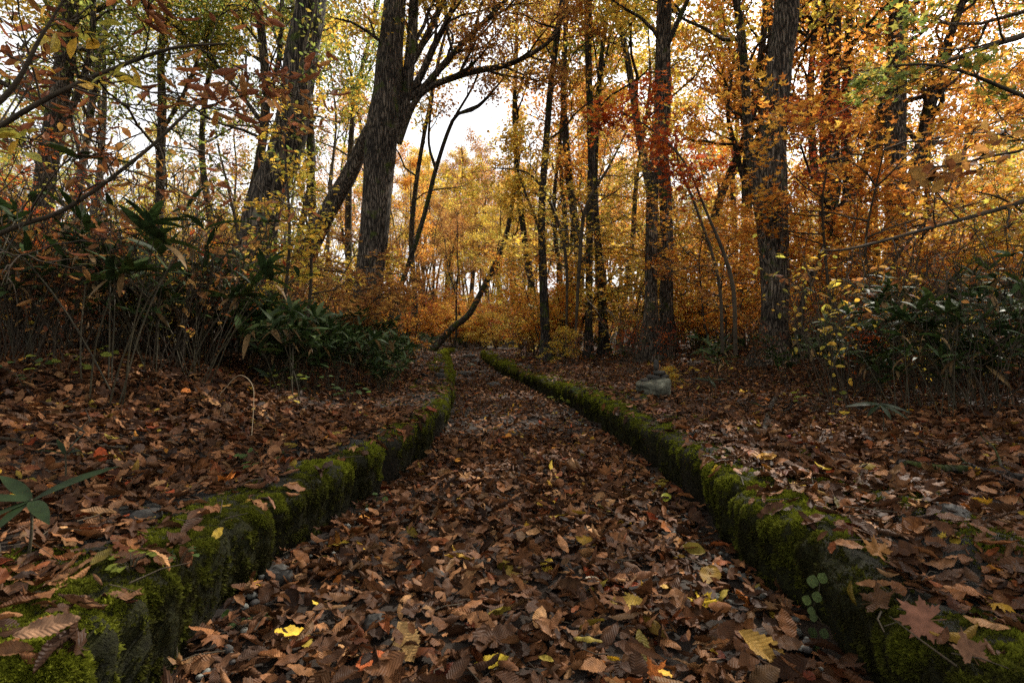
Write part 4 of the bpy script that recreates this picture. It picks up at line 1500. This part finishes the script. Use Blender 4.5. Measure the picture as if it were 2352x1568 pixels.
for n in range(34):      # tall on the right
    y = RB.uniform(3.6, 8.0)
    px = RB.uniform(1930, 2500) if y < 5.5 else RB.uniform(1850, 2450)
    x = (px - 1176) / F * y
    place_bam(BAM_T[n % 4], x, y, RB.uniform(.8, 1.1) * (0.75 + 0.35 * (px - 1850) / 500), 'tall dark bamboo grass clump in the right hand thicket', 'tall bamboo grass thicket on the right')
for n in range(20):      # tall on the left
    y = RB.uniform(3.2, 7.5)
    px = RB.uniform(-120, 520)
    x = (px - 1176) / F * y
    place_bam(BAM_T[n % 4], x, y, RB.uniform(.75, 1.0), 'tall bamboo grass clump in the left hand thicket', 'tall bamboo grass thicket on the left')
for n in range(40):      # low bamboo filling both thickets
    y = RB.uniform(4.0, 9.0)
    px = RB.uniform(-60, 620) if n % 2 else RB.uniform(1880, 2450)
    place_bam(BAM_L[n % 4], (px - 1176) / F * y, y, RB.uniform(.8, 1.25), 'low broad bamboo clump in the side thicket', 'low bamboo grass in the thickets')
for x, y, s_, src, lab in ((-1.95, 2.75, 1.0, BAM_T[0], 'near bamboo grass clump with broad upright leaves at the left'),
                           (-2.25, 3.0, 1.08, BAM_T[2], 'bamboo grass clump behind the near left clump'),
                           (-2.15, 3.4, .62, BAM_T[1], 'shorter bamboo grass clump with one big pale leaf on the left bank'),
                           (-2.55, 2.5, 1.0, BAM_T[3], 'tall bamboo grass clump at the left picture edge behind the yellow leaves'),
                           (-2.1, 3.7, .8, BAM_T[0], 'bamboo grass clump nearest the path on the left bank'),
                           (2.9, 2.9, .62, BAM_T[3], 'near bamboo grass plant at the right edge above the fallen branch'),
                           (3.25, 3.3, 1.05, BAM_T[0], 'near tall bamboo grass clump at the right edge')):
    r = dup(src, (x, y, gz(x, y)), RB.uniform(0, 6.28), s_, lab, 'near bamboo grass')
    r['category'] = 'dwarf bamboo'


def sprout(label, x, y, z, blades, H, seed, cols=None):
    """small bamboo grass sprout: blades = [(azimuth, elevation, length)]"""
    R = np.random.default_rng(seed)
    s0, _ = surf(x, y)
    root = empty('bamboo_sprout', (x, y, s0), label, 'dwarf bamboo')
    mb = MB()
    sp, sr = smooth_poly([(0, 0, -.03), (.01, 0, H * .5), (0, .01, H)], [.004, .003, .0025], .02)
    mb.tube(sp, sr, 5)
    mb.build('cane', M_CANE, root)
    for a, e, L in blades:
        mb = MB()
        X = np.array([[math.cos(a) * math.cos(e), math.sin(a) * math.cos(e), math.sin(e)]])
        mb.inst(BLADE2, np.array([[0, 0.01, H]]), X, unit(np.array([[0, -.35, 1.0]]) + R.normal(0, .12, (1, 3))), np.array([L]), (np.array([.013, .024, .007]) if cols is None else np.array(cols)))
        mb.build('leaf', M_SPROUT, root)
    return root


sprout('five leaved bamboo sprout beside the left wall near the camera', -1.04, 1.22, 0, [(3.5, .1, .15), (4.2, -.35, .13), (4.75, -.4, .12), (5.6, -.15, .15), (.55, .35, .17), (2.7, .3, .14)], .12, 1)
sprout('small bamboo sprout with drooping leaves on the right bank', 1.95, 3.0, 0, [(3.0, -.1, .18), (3.6, -.5, .14), (4.6, -.6, .13), (5.4, -.5, .15), (6.1, -.3, .16), (.6, -.2, .14)], .2, 2)
sprout('bamboo sprout with spreading leaves behind the red peg, left bank', -1.75, 4.1, 0, [(3.0, .5, .16), (.1, .5, .17), (1.6, .8, .14), (4.4, .2, .13), (5.4, .3, .15)], .1, 3)
sprout('lone bamboo shoot with upright leaf left of the wall bend', -1.5, 1.9, 0, [(.4, .9, .10), (5.8, .2, .10), (2.6, .6, .08), (4.2, .3, .09)], .12, 4)
sprout('bamboo sprout with pale drooping leaves right of the boulder', 1.75, 5.0, 0, [(3.0, .1, .15), (5.9, .1, .15), (4.7, -.4, .14), (1.5, .3, .12)], .2, 5)
for r in BAM_L + BAM_T:
    hide_src(r)


# ------------------------------------------------------------------ brush: thin stems with sparse leaves
def brush(seed, H, stems, pal, per, leaf, lean=.55):
    R = np.random.default_rng(seed)
    root = empty('shrub', (0, 0, 0))
    mb, tips = MB(), []
    for s_ in range(stems):
        a = R.uniform(0, 6.28)
        d = unit(np.array([math.cos(a) * lean * R.random(), math.sin(a) * lean * R.random(), 1]))
        h = H * R.uniform(.55, 1)
        grow(mb, tips, np.array([R.normal(0, .07), R.normal(0, .07), -.03]), d, h, .0042, 0, 2, R, (4, 3, 2), up=.03, wob=.1, sides=4)
    mb.build('stem', M_TWIG, root)
    mb = MB()
    leaves_on(mb, tips, per, leaf, pal, R, spread=.04, tpl=OVAL, flat=1.0)
    mb.build('foliage', M_CROWN, root)
    return root


BR = {'rust': [brush(601, 1.5, 8, 'rust', 1.6, .06), brush(602, 1.2, 9, 'dried', 1.6, .06)],
      'gold': [brush(603, 1.4, 8, 'yellow', 1.3, .06), brush(604, 1.0, 8, 'gold', 1.6, .055)],
      'bare': [brush(605, 1.7, 11, 'dried', .35, .05, .8), brush(606, 1.4, 12, 'rust', .3, .05, .8)],
      'red': [brush(607, 1.1, 7, 'red', 2.2, .055), brush(608, .9, 8, 'rust', 2.2, .055)]}
BL = {'rust': 'thin stemmed shrub with rusty brown leaves in the undergrowth', 'gold': 'thin stemmed shrub with sparse yellow leaves in the undergrowth',
      'bare': 'dense bare twiggy shrub in the dark undergrowth', 'red': 'low shrub with red brown leaves in the undergrowth'}
cnt = 0
while cnt < 150:
    u = RB.random()
    if u < .36:
        y = RB.uniform(3.2, 9.5); px = RB.uniform(-150, 640)
    elif u < .72:
        y = RB.uniform(3.6, 10); px = RB.uniform(1860, 2500)
    else:
        y = RB.uniform(8, 20); px = RB.uniform(560, 1900)
    x = (px - 1176) / F * y
    if not clear_path(x, y, 1.6 if y < 8 else 1.3):
        continue
    v = RB.random()
    if px > 1700:
        key = 'bare' if v < .4 else 'rust' if v < .6 else 'gold' if v < .85 else 'red'
    elif px < 600:
        key = 'bare' if v < .22 else 'rust' if v < .5 else 'gold' if v < .75 else 'red'
    else:
        key = 'red' if v < .4 else 'gold' if v < .6 else 'rust' if v < .8 else 'bare'
    r = dup(BR[key][RB.integers(0, 2)], (x, y, gz(x, y)), RB.uniform(0, 6.28), RB.uniform(.6, 1.1), BL[key], key + ' shrubs of the undergrowth', (RB.normal(0, .1), RB.normal(0, .1)))
    r['category'] = 'shrub'
    cnt += 1
for l in BR.values():
    for r in l:
        hide_src(r)


# ------------------------------------------------------------------ labels for the many plants, by where they stand
MARKS = [(0, 'the left edge'), (200, 'the pale trunk'), (620, 'the thick left trunk'), (860, 'the leaning trunk'), (1090, 'the sky gap'),
         (1250, 'the slim trunk'), (1510, 'the paired trunks'), (1780, 'the ridged trunk'), (2057, 'the grey right trunk'), (2352, 'the right edge')]
ORD = ['', 'second', 'third', 'fourth', 'fifth', 'sixth', 'seventh', 'eighth', 'ninth', 'tenth', 'eleventh', 'twelfth', 'thirteenth', 'fourteenth',
       'fifteenth', 'sixteenth', 'seventeenth', 'eighteenth', 'nineteenth', 'twentieth'] + ['twenty-' + q for q in ('first', 'second', 'third', 'fourth', 'fifth', 'sixth', 'seventh', 'eighth', 'ninth')] + \
      ['thirtieth'] + ['thirty-' + q for q in ('first', 'second', 'third', 'fourth', 'fifth', 'sixth', 'seventh', 'eighth', 'ninth')] + ['fortieth'] + ['forty-' + q for q in ('first', 'second', 'third', 'fourth', 'fifth', 'sixth', 'seventh', 'eighth', 'ninth')]
SHORT = {
    LABELS['gold']: 'golden tree', LABELS['orange']: 'orange tree', LABELS['rust']: 'brownish tree', LABELS['green']: 'greenish tree', LABELS['bare']: 'pale bare tree',
    SLAB['orange']: 'orange sapling', SLAB['gold']: 'yellow sapling', SLAB['red']: 'red-brown sapling', SLAB['twiggy']: 'twiggy sapling', SLAB['pale']: 'pale twiggy sapling',
    BL['rust']: 'rusty shrub', BL['gold']: 'yellow shrub', BL['bare']: 'twiggy shrub', BL['red']: 'red-leaved shrub',
    'low dark green bamboo grass clump on the left bank by the wall': 'low bamboo clump', 'low bamboo grass clump under the trees beyond the right wall': 'low bamboo clump',
    'green bamboo grass clump closing the far end of the path': 'green bamboo clump', 'tall dark bamboo grass clump in the right hand thicket': 'tall bamboo clump',
    'tall bamboo grass clump in the left hand thicket': 'tall bamboo clump', 'low broad bamboo clump in the side thicket': 'broad bamboo clump'}
buckets = {}
for o in list(COL.objects):
    if o.parent is None and o.get('label') in SHORT:
        x, y, _ = o.location
        h = SHORT[o['label']]
        if y < .5:
            o['label'] = h + ' added for shade outside the picture at ' + '%s and %s' % ('left' if x < 0 else 'right', 'close by' if y > -3 else 'far behind')
            continue
        px = 1176 + x / y * F
        dist = 'near ' if y < 12 else 'distant ' if y > 40 else ''
        if 'clump' in h or 'shrub' in h:
            dist = 'near ' if y < 6 else 'farther ' if y > 12 else ''
        b = sum(px >= m[0] for m in MARKS)
        buckets.setdefault((dist + h, b), []).append((px, o))
for (h, b), l in buckets.items():
    l.sort(key=lambda t: t[0])
    for k, (px, o) in enumerate(l):
        od = (('leftmost' if k == 0 else ORD[min(k, 48)] + ' from left') if len(l) > 1 else 'the only one')
        if b == 0:
            o['label'] = '%s beyond the left picture edge, %s' % (h, od)
        elif b == len(MARKS):
            o['label'] = '%s beyond the right picture edge, %s' % (h, od)
        else:
            o['label'] = '%s, %s between %s and %s' % (h, od, MARKS[b - 1][1], MARKS[b][1])


# ------------------------------------------------------------------ stones
def rock_mesh(dims, seed, sub=4, rough=.22, flatb=True, angular=0.0):
    n = 14 * sub // 2
    th = np.linspace(0, math.pi, n)
    ph = np.linspace(0, 2 * math.pi, 2 * n, endpoint=False)
    T, Ph = np.meshgrid(th, ph, indexing='ij')
    u = np.stack([np.sin(T) * np.cos(Ph), np.sin(T) * np.sin(Ph), np.cos(T)], -1).reshape(-1, 3)
    r = 1 + rough * fbm(u * 1.4 + seed * 3.1, seed, 3) + rough * .35 * vnoise(u * 5 + seed, seed + 4)
    if angular:
        R = np.random.default_rng(seed)
        for k in range(11):
            d = unit(R.normal(0, 1, 3))
            lim = R.uniform(.62, .92)
            dt = u @ d
            r = np.where(dt > .15, np.minimum(r, lim / np.maximum(dt, .15) * (1 + .03 * vnoise(u * 7, seed + k))), r)
    v = u * r[:, None] * np.array(dims) * .5
    m = 2 * n
    i = np.arange(n - 1)[:, None] * m
    j = np.arange(m)[None, :]
    q = np.stack([i + j, i + m + j, i + m + (j + 1) % m, i + (j + 1) % m], -1).reshape(-1, 4)
    return v, q


def stone(name, label, loc, dims, seed, mat=None, cat='stone', group=None, rz=0, ang=0.0, rough=.22):
    v, q = rock_mesh(dims, seed, rough=rough, angular=ang)
    c, s = math.cos(rz), math.sin(rz)
    v = v @ np.array([[c, s, 0], [-s, c, 0], [0, 0, 1]])
    mb = MB()
    mb.add(v, [q])
    o = mb.build(name, mat or M_ROCKD)
    o.location = tuple(float(a) for a in loc)
    return tag(o, label, cat, group)


bx, by = 1.375, 5.45
bz = surf(bx, by)[0]
stone('boulder', 'grey lichened boulder with pebbles stacked on it, beyond the right wall', (bx, by, bz + .085), (.42, .34, .25), 41, M_ROCK, 'boulder', ang=1.0, rough=.35)
for lab, dx, dz, dims, sd in (('upright dark stone standing on top of the cairn', .005, .335, (.055, .05, .10), 1),
                              ('flat oval stone under the upright cairn stone', .035, .262, (.13, .09, .05), 2),
                              ('round dark stone on the right of the cairn', .085, .225, (.085, .08, .05), 3),
                              ('rounded stone in the middle base of the cairn', .0, .215, (.10, .08, .06), 4),
                              ('small stone on the left of the cairn', -.055, .225, (.06, .06, .045), 5),
                              ('flat dark stone at the left foot of the cairn', -.10, .19, (.09, .07, .03), 6)):
    stone('cairn_stone', lab, (bx + dx, by, bz + dz - .025), dims, 50 + sd, M_ROCKD, 'stone', 'stones of the cairn on the boulder')
lx, ly = -.93, 7.4
lz = surf(lx, ly)[0]
for lab, dx, dz, dims, sd in (('grey stone at the bottom of the little stack on the left wall', .0, .03, (.17, .13, .07), 1),
                              ('dark oval stone in the middle of the little stack on the left wall', -.0, .09, (.115, .09, .07), 2),
                              ('reddish small stone on top of the little stack on the left wall', .015, .145, (.06, .05, .05), 3)):
    stone('cairn_stone', lab, (lx + dx, ly, lz + dz), dims, 60 + sd, M_ROCKD, 'stone', 'stones stacked on the left wall')
for lab, px, py, wpx, hf, sd, mt in (
        ('low rounded grey stone on the path floor in the middle distance', 1072, 864, 40, .4, 71, M_ROCKD),
        ('dark mossy stone near the middle of the distant path', 1135, 889, 34, .4, 72, M_ROCKD),
        ('small grey stone on the far path, left of centre', 1082, 842, 20, .5, 73, M_ROCK),
        ('dark stone on the far path next to the right wall', 1092, 833, 20, .5, 74, M_ROCKD),
        ('long dark stone lying across the end of the path', 1078, 822, 34, .4, 75, M_ROCKD),
        ('smooth grey stone against the foot of the left wall', 640, 1345, 66, .6, 76, M_ROCKD),
        ('round grey stone among leaves near the camera, left of centre', 866, 1462, 64, .6, 77, M_ROCKD),
        ('dark stone half hidden in leaves at the lower centre', 1000, 1350, 50, .6, 78, M_ROCKD),
        ('small grey stone in leaves near the lower right', 1640, 1400, 34, .6, 79, M_ROCK)):
    Y = CAMZ * F / (py - 784)
    X = (px - 1176) / F * Y
    wd = wpx / F * Y
    stone('path_stone', lab, (X, Y, .022 + wd * hf * .08), (wd, wd * .8, wd * hf + .02), sd, mt, 'stone', 'stones lying on the path')
for lab, px, Y, wd, sd in (('pale rounded boulder on the right bank near the path end', 1243, 17, .36, 81), ('dark low boulder on the right bank right of the path end', 1165, 24, .35, 82),
                           ('half buried stone embedded in the leaves at the lower right bank', 2175, 1.62, .14, 83), ('mossy stone beside the wall top at the lower left', 330, 1.55, .10, 84)):
    X = (px - 1176) / F * Y
    stone('boulder', lab, (X, Y, surf(X, Y)[0] + .005), (wd, wd * .8, wd * .5), sd, M_ROCKD, 'boulder', ang=.8)
# pebbles at the foot of the right wall
mb = MB()
pv, pq = rock_mesh((1, .8, .6), 5, sub=1, rough=.2)
n = 420
yy = .9 + 5 * RNG.random(n) ** 1.5
side = RNG.random(n) < .7
xx = np.where(side, np.interp(yy, RY, RX) - .03 - .13 * RNG.random(n) ** 1.5, np.interp(yy, LY, LX) + .03 + .12 * RNG.random(n) ** 1.5)
cc = np.array([[.12, .12, .10], [.07, .07, .06], [.2, .2, .17], [.05, .045, .04]])[RNG.integers(0, 4, n)]
mb.inst((pv, [pq]), np.column_stack([xx, yy, .012 + .022 * RNG.random(n)]), RNG.normal(0, 1, (n, 3)) * np.array([1, 1, .2]), np.tile([0, 0, 1.0], (n, 1)), .010 + .022 * RNG.random(n) ** 2, cc)
o = mb.build('pebbles', leaf_mat('pebble', 0, .8))
tag(o, 'small grey pebbles among leaves along the foot of both walls', 'pebbles', kind='stuff')


# twig bits lying in the leaves
mb = MB()
R = np.random.default_rng(17)
for k in range(520):
    y = .9 + 9 * R.random() ** 1.6
    x = R.uniform(-1, 1) * (.95 * y + .3)
    z, _ = surf(x, y)
    a, L = R.uniform(0, 6.28), R.uniform(.03, .15)
    d = np.array([math.cos(a), math.sin(a), R.normal(0, .12)]) * L
    p = np.array([x, y, z + R.uniform(.02, .05)])
    mb.tube([p, p + d * .5 + R.normal(0, .006, 3), p + d], np.array([.0015, .0012, .0008]) * R.uniform(.6, 1.4), 4)
tag(mb.build('twigs', M_TWIG), 'small dead twigs scattered among the fallen leaves', 'twigs', kind='stuff')


# ------------------------------------------------------------------ wood on the ground, pegs
def ground_stick(name, label, pix, width, mat, seed, lift=.5, side_twigs=2):
    R = np.random.default_rng(seed)
    W, rr = [], []
    for (px, py), wpx in zip(pix, width):
        Y = 3.0
        for _ in range(12):
            X = (px - 1176) / F * Y
            Y = .5 * Y + .5 * (CAMZ - surf(X, Y)[0] - .02) * F / (py - 784)
        X = (px - 1176) / F * Y
        r = wpx * .5 / F * Y
        W.append((X, Y, surf(X, Y)[0] + r * lift + .02))
        rr.append(r)
    sp, sr = smooth_poly(W, rr, .02)
    loc = sp[0]
    mb = MB()
    mb.tube(sp, sr, 10, rough=.25, seed=seed, cap=True)
    for k in range(side_twigs):
        i = R.integers(3, len(sp) - 3)
        grow(mb, [], sp[i], R.normal(0, 1, 3) * np.array([1, 1, .1]) + np.array([0, 0, .3]), .18, sr[i] * .45, 1, 2, R, (2, 2, 2), sides=5)
    o = mb.build(name, mat, loc=loc)
    return tag(o, label, 'branch')


ground_stick('fallen_branch', 'thick fallen branch lying on the right bank at the picture edge', [(2065, 1072), (2140, 1086), (2230, 1090), (2330, 1108), (2440, 1120)], [20, 22, 21, 22, 24], M_BARK_D, 5, 1.0)
ground_stick('fallen_branch', 'short pale rotten stick standing out of the leaves on the right bank', [(1752, 1005), (1762, 970), (1772, 935), (1782, 915)], [14, 13, 10, 8], M_BARK, 6, 1.0)
ground_stick('fallen_branch', 'thin dark twig lying across the right bank above the thick branch', [(2030, 1010), (2130, 1035), (2260, 1050), (2380, 1060)], [5, 6, 6, 7], M_TWIG, 7, 1.5, 3)
ground_stick('fallen_branch', 'dark twig lying in the leaves of the left bank', [(0, 1010), (120, 1025), (260, 1030), (380, 1060)], [6, 6, 5, 4], M_TWIG, 8, 1.5, 2)
# arching dead stem
W = [P(505, 905, 3.0), P(548, 862, 3.0), P(580, 885, 2.9), P(582, 940, 2.85), P(578, 1000, 2.8)]
mb = MB()
sp, sr = smooth_poly(W, [.002] * 5, .03)
mb.tube(sp, sr, 5)
o = mb.build('dead_stem', noise_mat('straw', [(0, (.3, .22, .13)), (1, (.4, .3, .18))], 5, 2), loc=sp[0])
tag(o, 'thin pale arching dead stem over the left bank leaves', 'stem')
for lab, px, py, k in (('small red marker cap on the right bank beside the wall', 1806, 1016, 1.0), ('small red marker cap on the left bank by the seedlings', 732, 948, .6)):
    Y = .50 * F / (py - 784) if px > 1176 else 3.4
    X = (px - 1176) / F * Y
    z = surf(X, Y)[0]
    root = empty('marker_peg', (X, Y, z), lab, 'peg')
    mb = MB()
    mb.tube([(0, 0, -.05), (0, 0, .04 * k + .015)], [.009 * k, .009 * k], 10, cap=True)
    mb.build('stake', M_PEG, root)
    mb = MB()
    t = .04 * k
    mb.tube([(0, 0, t), (0, 0, t + .004), (0, 0, t + .028 * k), (0, 0, t + .032 * k)], [.019 * k, .021 * k, .021 * k, .018 * k], 16, cap=True)
    mb.build('cap', M_RED, root, smooth=False)


# ------------------------------------------------------------------ leaves one can point to
def hero_leaf(name, label, px, py, size, tpl, col, seed, rz=0, tilt=.15, zref=None, lift=.03, mat=None):
    R = np.random.default_rng(seed)
    Y = 2.0
    for _ in range(16):
        X = (px - 1176) / F * Y
        Y = .5 * Y + .5 * max(.2, (CAMZ - surf(X, Y)[0] - lift)) * F / (py - 784)
    X = (px - 1176) / F * Y
    z, nn = surf(X, Y)
    Z = unit(np.array(nn) + R.normal(0, tilt, 3) + np.array([0, -.25, 0]))
    Xd = unit(np.array([math.cos(rz), math.sin(rz), 0]) - Z * float(np.dot([math.cos(rz), math.sin(rz), 0], Z)))
    mb = MB()
    mb.inst(tpl, np.array([-Xd * size * .5]), Xd[None], Z[None], np.array([size]), np.array(col))
    o = mb.build(name, mat or M_LITTER)
    o.location = (X, Y, z + lift)
    return tag(o, label, 'leaf')


YEL, TAN, ORG = (.60, .40, .03), (.30, .15, .085), (.50, .15, .03)
OV = LIT_HI[8]
for a in (
    ('fallen_maple_leaf', 'large pinkish brown maple leaf on the moss of the right wall', 2115, 1425, .085, maple_leaf(7, True, .12, 4, .03), (.19, .085, .05), 1, 2.9),
    ('fallen_maple_leaf', 'brown and yellow maple leaf lying on the right wall top', 2010, 1262, .07, maple_leaf(7, True, .3, 5, .06), (.24, .11, .03), 2, 2.2),
    ('fallen_maple_leaf', 'brown maple leaf curling at the bottom right corner', 2225, 1490, .058, maple_leaf(5, True, .35, 6, .06), (.15, .075, .04), 3, 1.4),
    ('fallen_maple_leaf', 'yellow maple leaf standing up near the lower right of the path', 1615, 1385, .075, maple_leaf(5, True, .4, 7, .08), YEL, 4, 5.5),
    ('fallen_maple_leaf', 'bright yellow star shaped leaf on the right bank', 1705, 900, .11, maple_leaf(5, True, .1, 8, .02), (.75, .42, .03), 5, 1.5),
    ('fallen_leaf', 'yellow leaf with dark spots beside the left wall foot', 672, 1458, .08, oval_leaf(19, .34, .25, .5, .2, .06, 3, .1), YEL, 6, .25),
    ('fallen_leaf', 'yellow leaf at the bottom edge of the path', 1130, 1520, .08, oval_leaf(19, .22, .2, .4, .2, .06, 4, .1), (.62, .44, .04), 7, .3),
    ('fallen_leaf', 'large toothed tan leaf pointing down at the lower centre', 935, 1475, .115, oval_leaf(23, .27, .2, .3, .1, .11, 5, .1), (.42, .25, .09), 8, 5.0),
    ('fallen_leaf', 'yellow leaf lying flat in the middle of the path', 1252, 1155, .085, oval_leaf(19, .3, .1, .3, .1, .06, 6, .1), (.62, .38, .04), 9, 3.0),
    ('fallen_leaf', 'yellow green leaf at the foot of the right wall', 1530, 1142, .06, oval_leaf(19, .38, .2, .3, .1, .08, 7, .05), (.42, .42, .05), 10, 1.2),
    ('fallen_leaf', 'small whitish leaf in the centre of the path', 1360, 1330, .045, oval_leaf(11, .4, .1, .2, 0, 0, 8), (.75, .66, .48), 11, 2.5),
    ('fallen_leaf', 'orange red leaf near the bottom left of the path', 852, 1520, .075, oval_leaf(19, .33, .3, .3, .2, .06, 9, .1), (.45, .11, .03), 12, .9),
    ('fallen_leaf', 'crumpled yellow leaf near the bottom right of the path', 1755, 1495, .12, roll_leaf(19, .3, .9, .4, .1, 9), (.46, .27, .06), 13, 5.6),
    ('fallen_leaf', 'dull yellow leaf pair half buried right of the path centre', 1440, 1385, .09, roll_leaf(19, .3, .7, .4, .1, 10), (.5, .33, .06), 14, 0.1),
    ('fallen_leaf', 'orange leaf on the path below the curled yellow one', 1505, 1545, .06, maple_leaf(5, True, .3, 9, .05), ORG, 15, .5),
    ('fallen_leaf', 'yellow leaf with brown spots on the left bank', 28, 1142, .065, oval_leaf(13, .4, .1, .2, 0, .03, 8), (.45, .38, .05), 16, 1.6),
    ('fallen_leaf', 'pale curled leaf tip standing on the left bank', 268, 1098, .075, roll_leaf(13, .22, .8, .4, 0, 8), (.72, .45, .2), 17, 5.4),
    ('fallen_leaf', 'long pale brown leaf draped over the left wall edge', 110, 1440, .085, roll_leaf(21, .22, .6, .3, .12, 12), (.20, .11, .06), 18, .6),
    ('fallen_leaf', 'brown leaf lying on the mossy corner of the left wall', 622, 1140, .06, roll_leaf(13, .2, 1.2, .3, 0, 8), TAN, 19, 2.8),
    ('fallen_leaf', 'golden leaf on the right wall top halfway along', 1830, 1115, .07, roll_leaf(13, .3, .6, .3, .05, 9), (.56, .36, .05), 20, .2),
    ('fallen_leaf', 'golden leaf farther along the right wall top', 1760, 1050, .08, roll_leaf(13, .3, .6, .3, .05, 9), (.52, .28, .05), 21, 3.2),
    ('fallen_leaf', 'big brown leaf at the right picture edge on the bank', 2310, 1225, .13, roll_leaf(19, .3, .5, .3, .05, 9), (.2, .09, .045), 22, 3.0),
):
    hero_leaf(*a, mat=M_MAPLE if 'maple' in a[0] else None)


def seedling(name, label, x, y, n, size, col, seed, H=.06, group=None, tpl=None, cat='seedling'):
    R = np.random.default_rng(seed)
    z, _ = surf(x, y)
    root = empty(name, (x, y, z), label, cat, group)
    ms, ml = MB(), MB()
    for i in range(n):
        a = R.uniform(0, 6.28)
        e = np.array([math.cos(a) * H * R.uniform(.3, 1.6), math.sin(a) * H * R.uniform(.3, 1.2), H * R.uniform(.5, 1.3)])
        ms.tube([(0, 0, -.01), e * np.array([.4, .4, .7]), e], [.0012, .001, .0008], 4)
        X = unit(np.array([[math.cos(a), math.sin(a), -.1]]))
        ml.inst(tpl or oval_leaf(7, .36, .2, -.3, 0, 0, 1), e[None], X, unit(np.array([[0, -.3, 1]]) + R.normal(0, .3, (1, 3))), np.array([size * R.uniform(.7, 1.2)]), np.array(col) * R.uniform(.7, 1.2))
    ms.build('stem', M_CANE, root)
    ml.build('foliage', M_CROWN, root)
    return root


GRN, YG = (.09, .15, .035), (.26, .30, .04)
for i, (px, Y, n, s_, c, H, lab) in enumerate((
        (300, 1.17, 12, .022, YG, .03, 'small yellow green creeper on the near left wall'),
        (410, 1.28, 9, .024, GRN, .03, 'small green creeper hanging on the left wall near the camera'),
        (840, 2.35, 10, .03, GRN, .05, 'green seedling at the foot of the left wall'),
        (150, 3.0, 12, .05, YG, .12, 'yellow green seedling in the leaves of the left bank'),
        (215, 3.3, 10, .045, YG, .12, 'second yellow green seedling in the leaves of the left bank'),
        (60, 2.8, 10, .05, GRN, .12, 'dark green seedling at the left edge of the bank'),
        (600, 2.3, 12, .035, GRN, .06, 'green seedling beside the top of the left wall'),
        (660, 4.2, 16, .05, YG, .14, 'leafy green plant below the thick left trunk'),
        (720, 4.4, 16, .05, GRN, .14, 'dark leafy plant right of the thick left trunk'),
        (800, 4.6, 14, .05, GRN, .12, 'dark leafy plant on the bank above the left wall'),
        (555, 1.36, 8, .025, GRN, .03, 'green sprig on the path leaves by the left wall'),
        (1280, 6.0, 14, .05, YG, .10, 'small fern like plant at the foot of the right wall'),
        (1340, 5.1, 12, .04, GRN, .08, 'small green plant at the foot of the right wall'),
        (1880, 4.2, 10, .05, YG, .15, 'pale green seedling on the right bank'),
        (1620, 7.0, 12, .06, (.6, .4, .04), .2, 'yellow leaved seedling behind the cairn boulder'))):
    X = (px - 1176) / F * Y
    seedling('seedling', lab, X, Y, n, s_, c, 700 + i, H)
# round leaves climbing the inner face of the right wall
root = empty('wall_creeper', (.74, 1.27, .0), 'round leaved creeper climbing the inner face of the right wall', 'creeper')
ms, ml = MB(), MB()
R = np.random.default_rng(3)
st = []
for i in range(9):
    z = .02 + .02 * i
    st.append(np.array([-.055 + .012 * math.sin(i), .01 * math.sin(i * 2), z]))
ms.tube(st, [.001] * len(st), 4)
for i, e in enumerate(st):
    q = e + np.array([-.008, (.014 if i % 2 else -.012), .002])
    ml.inst(oval_leaf(7, .46, .1, -.1, 0, 0, 1), (q + np.array([0, 0, .008]))[None], np.array([[-.2, R.normal(0, .3), -1.0]]), np.array([[-.8, -.6, .4]]), np.array([.026 * R.uniform(.7, 1.15)]), np.array((.07, .10, .03)))
ms.build('stem', M_CANE, root)
ml.build('foliage', M_CROWN, root)
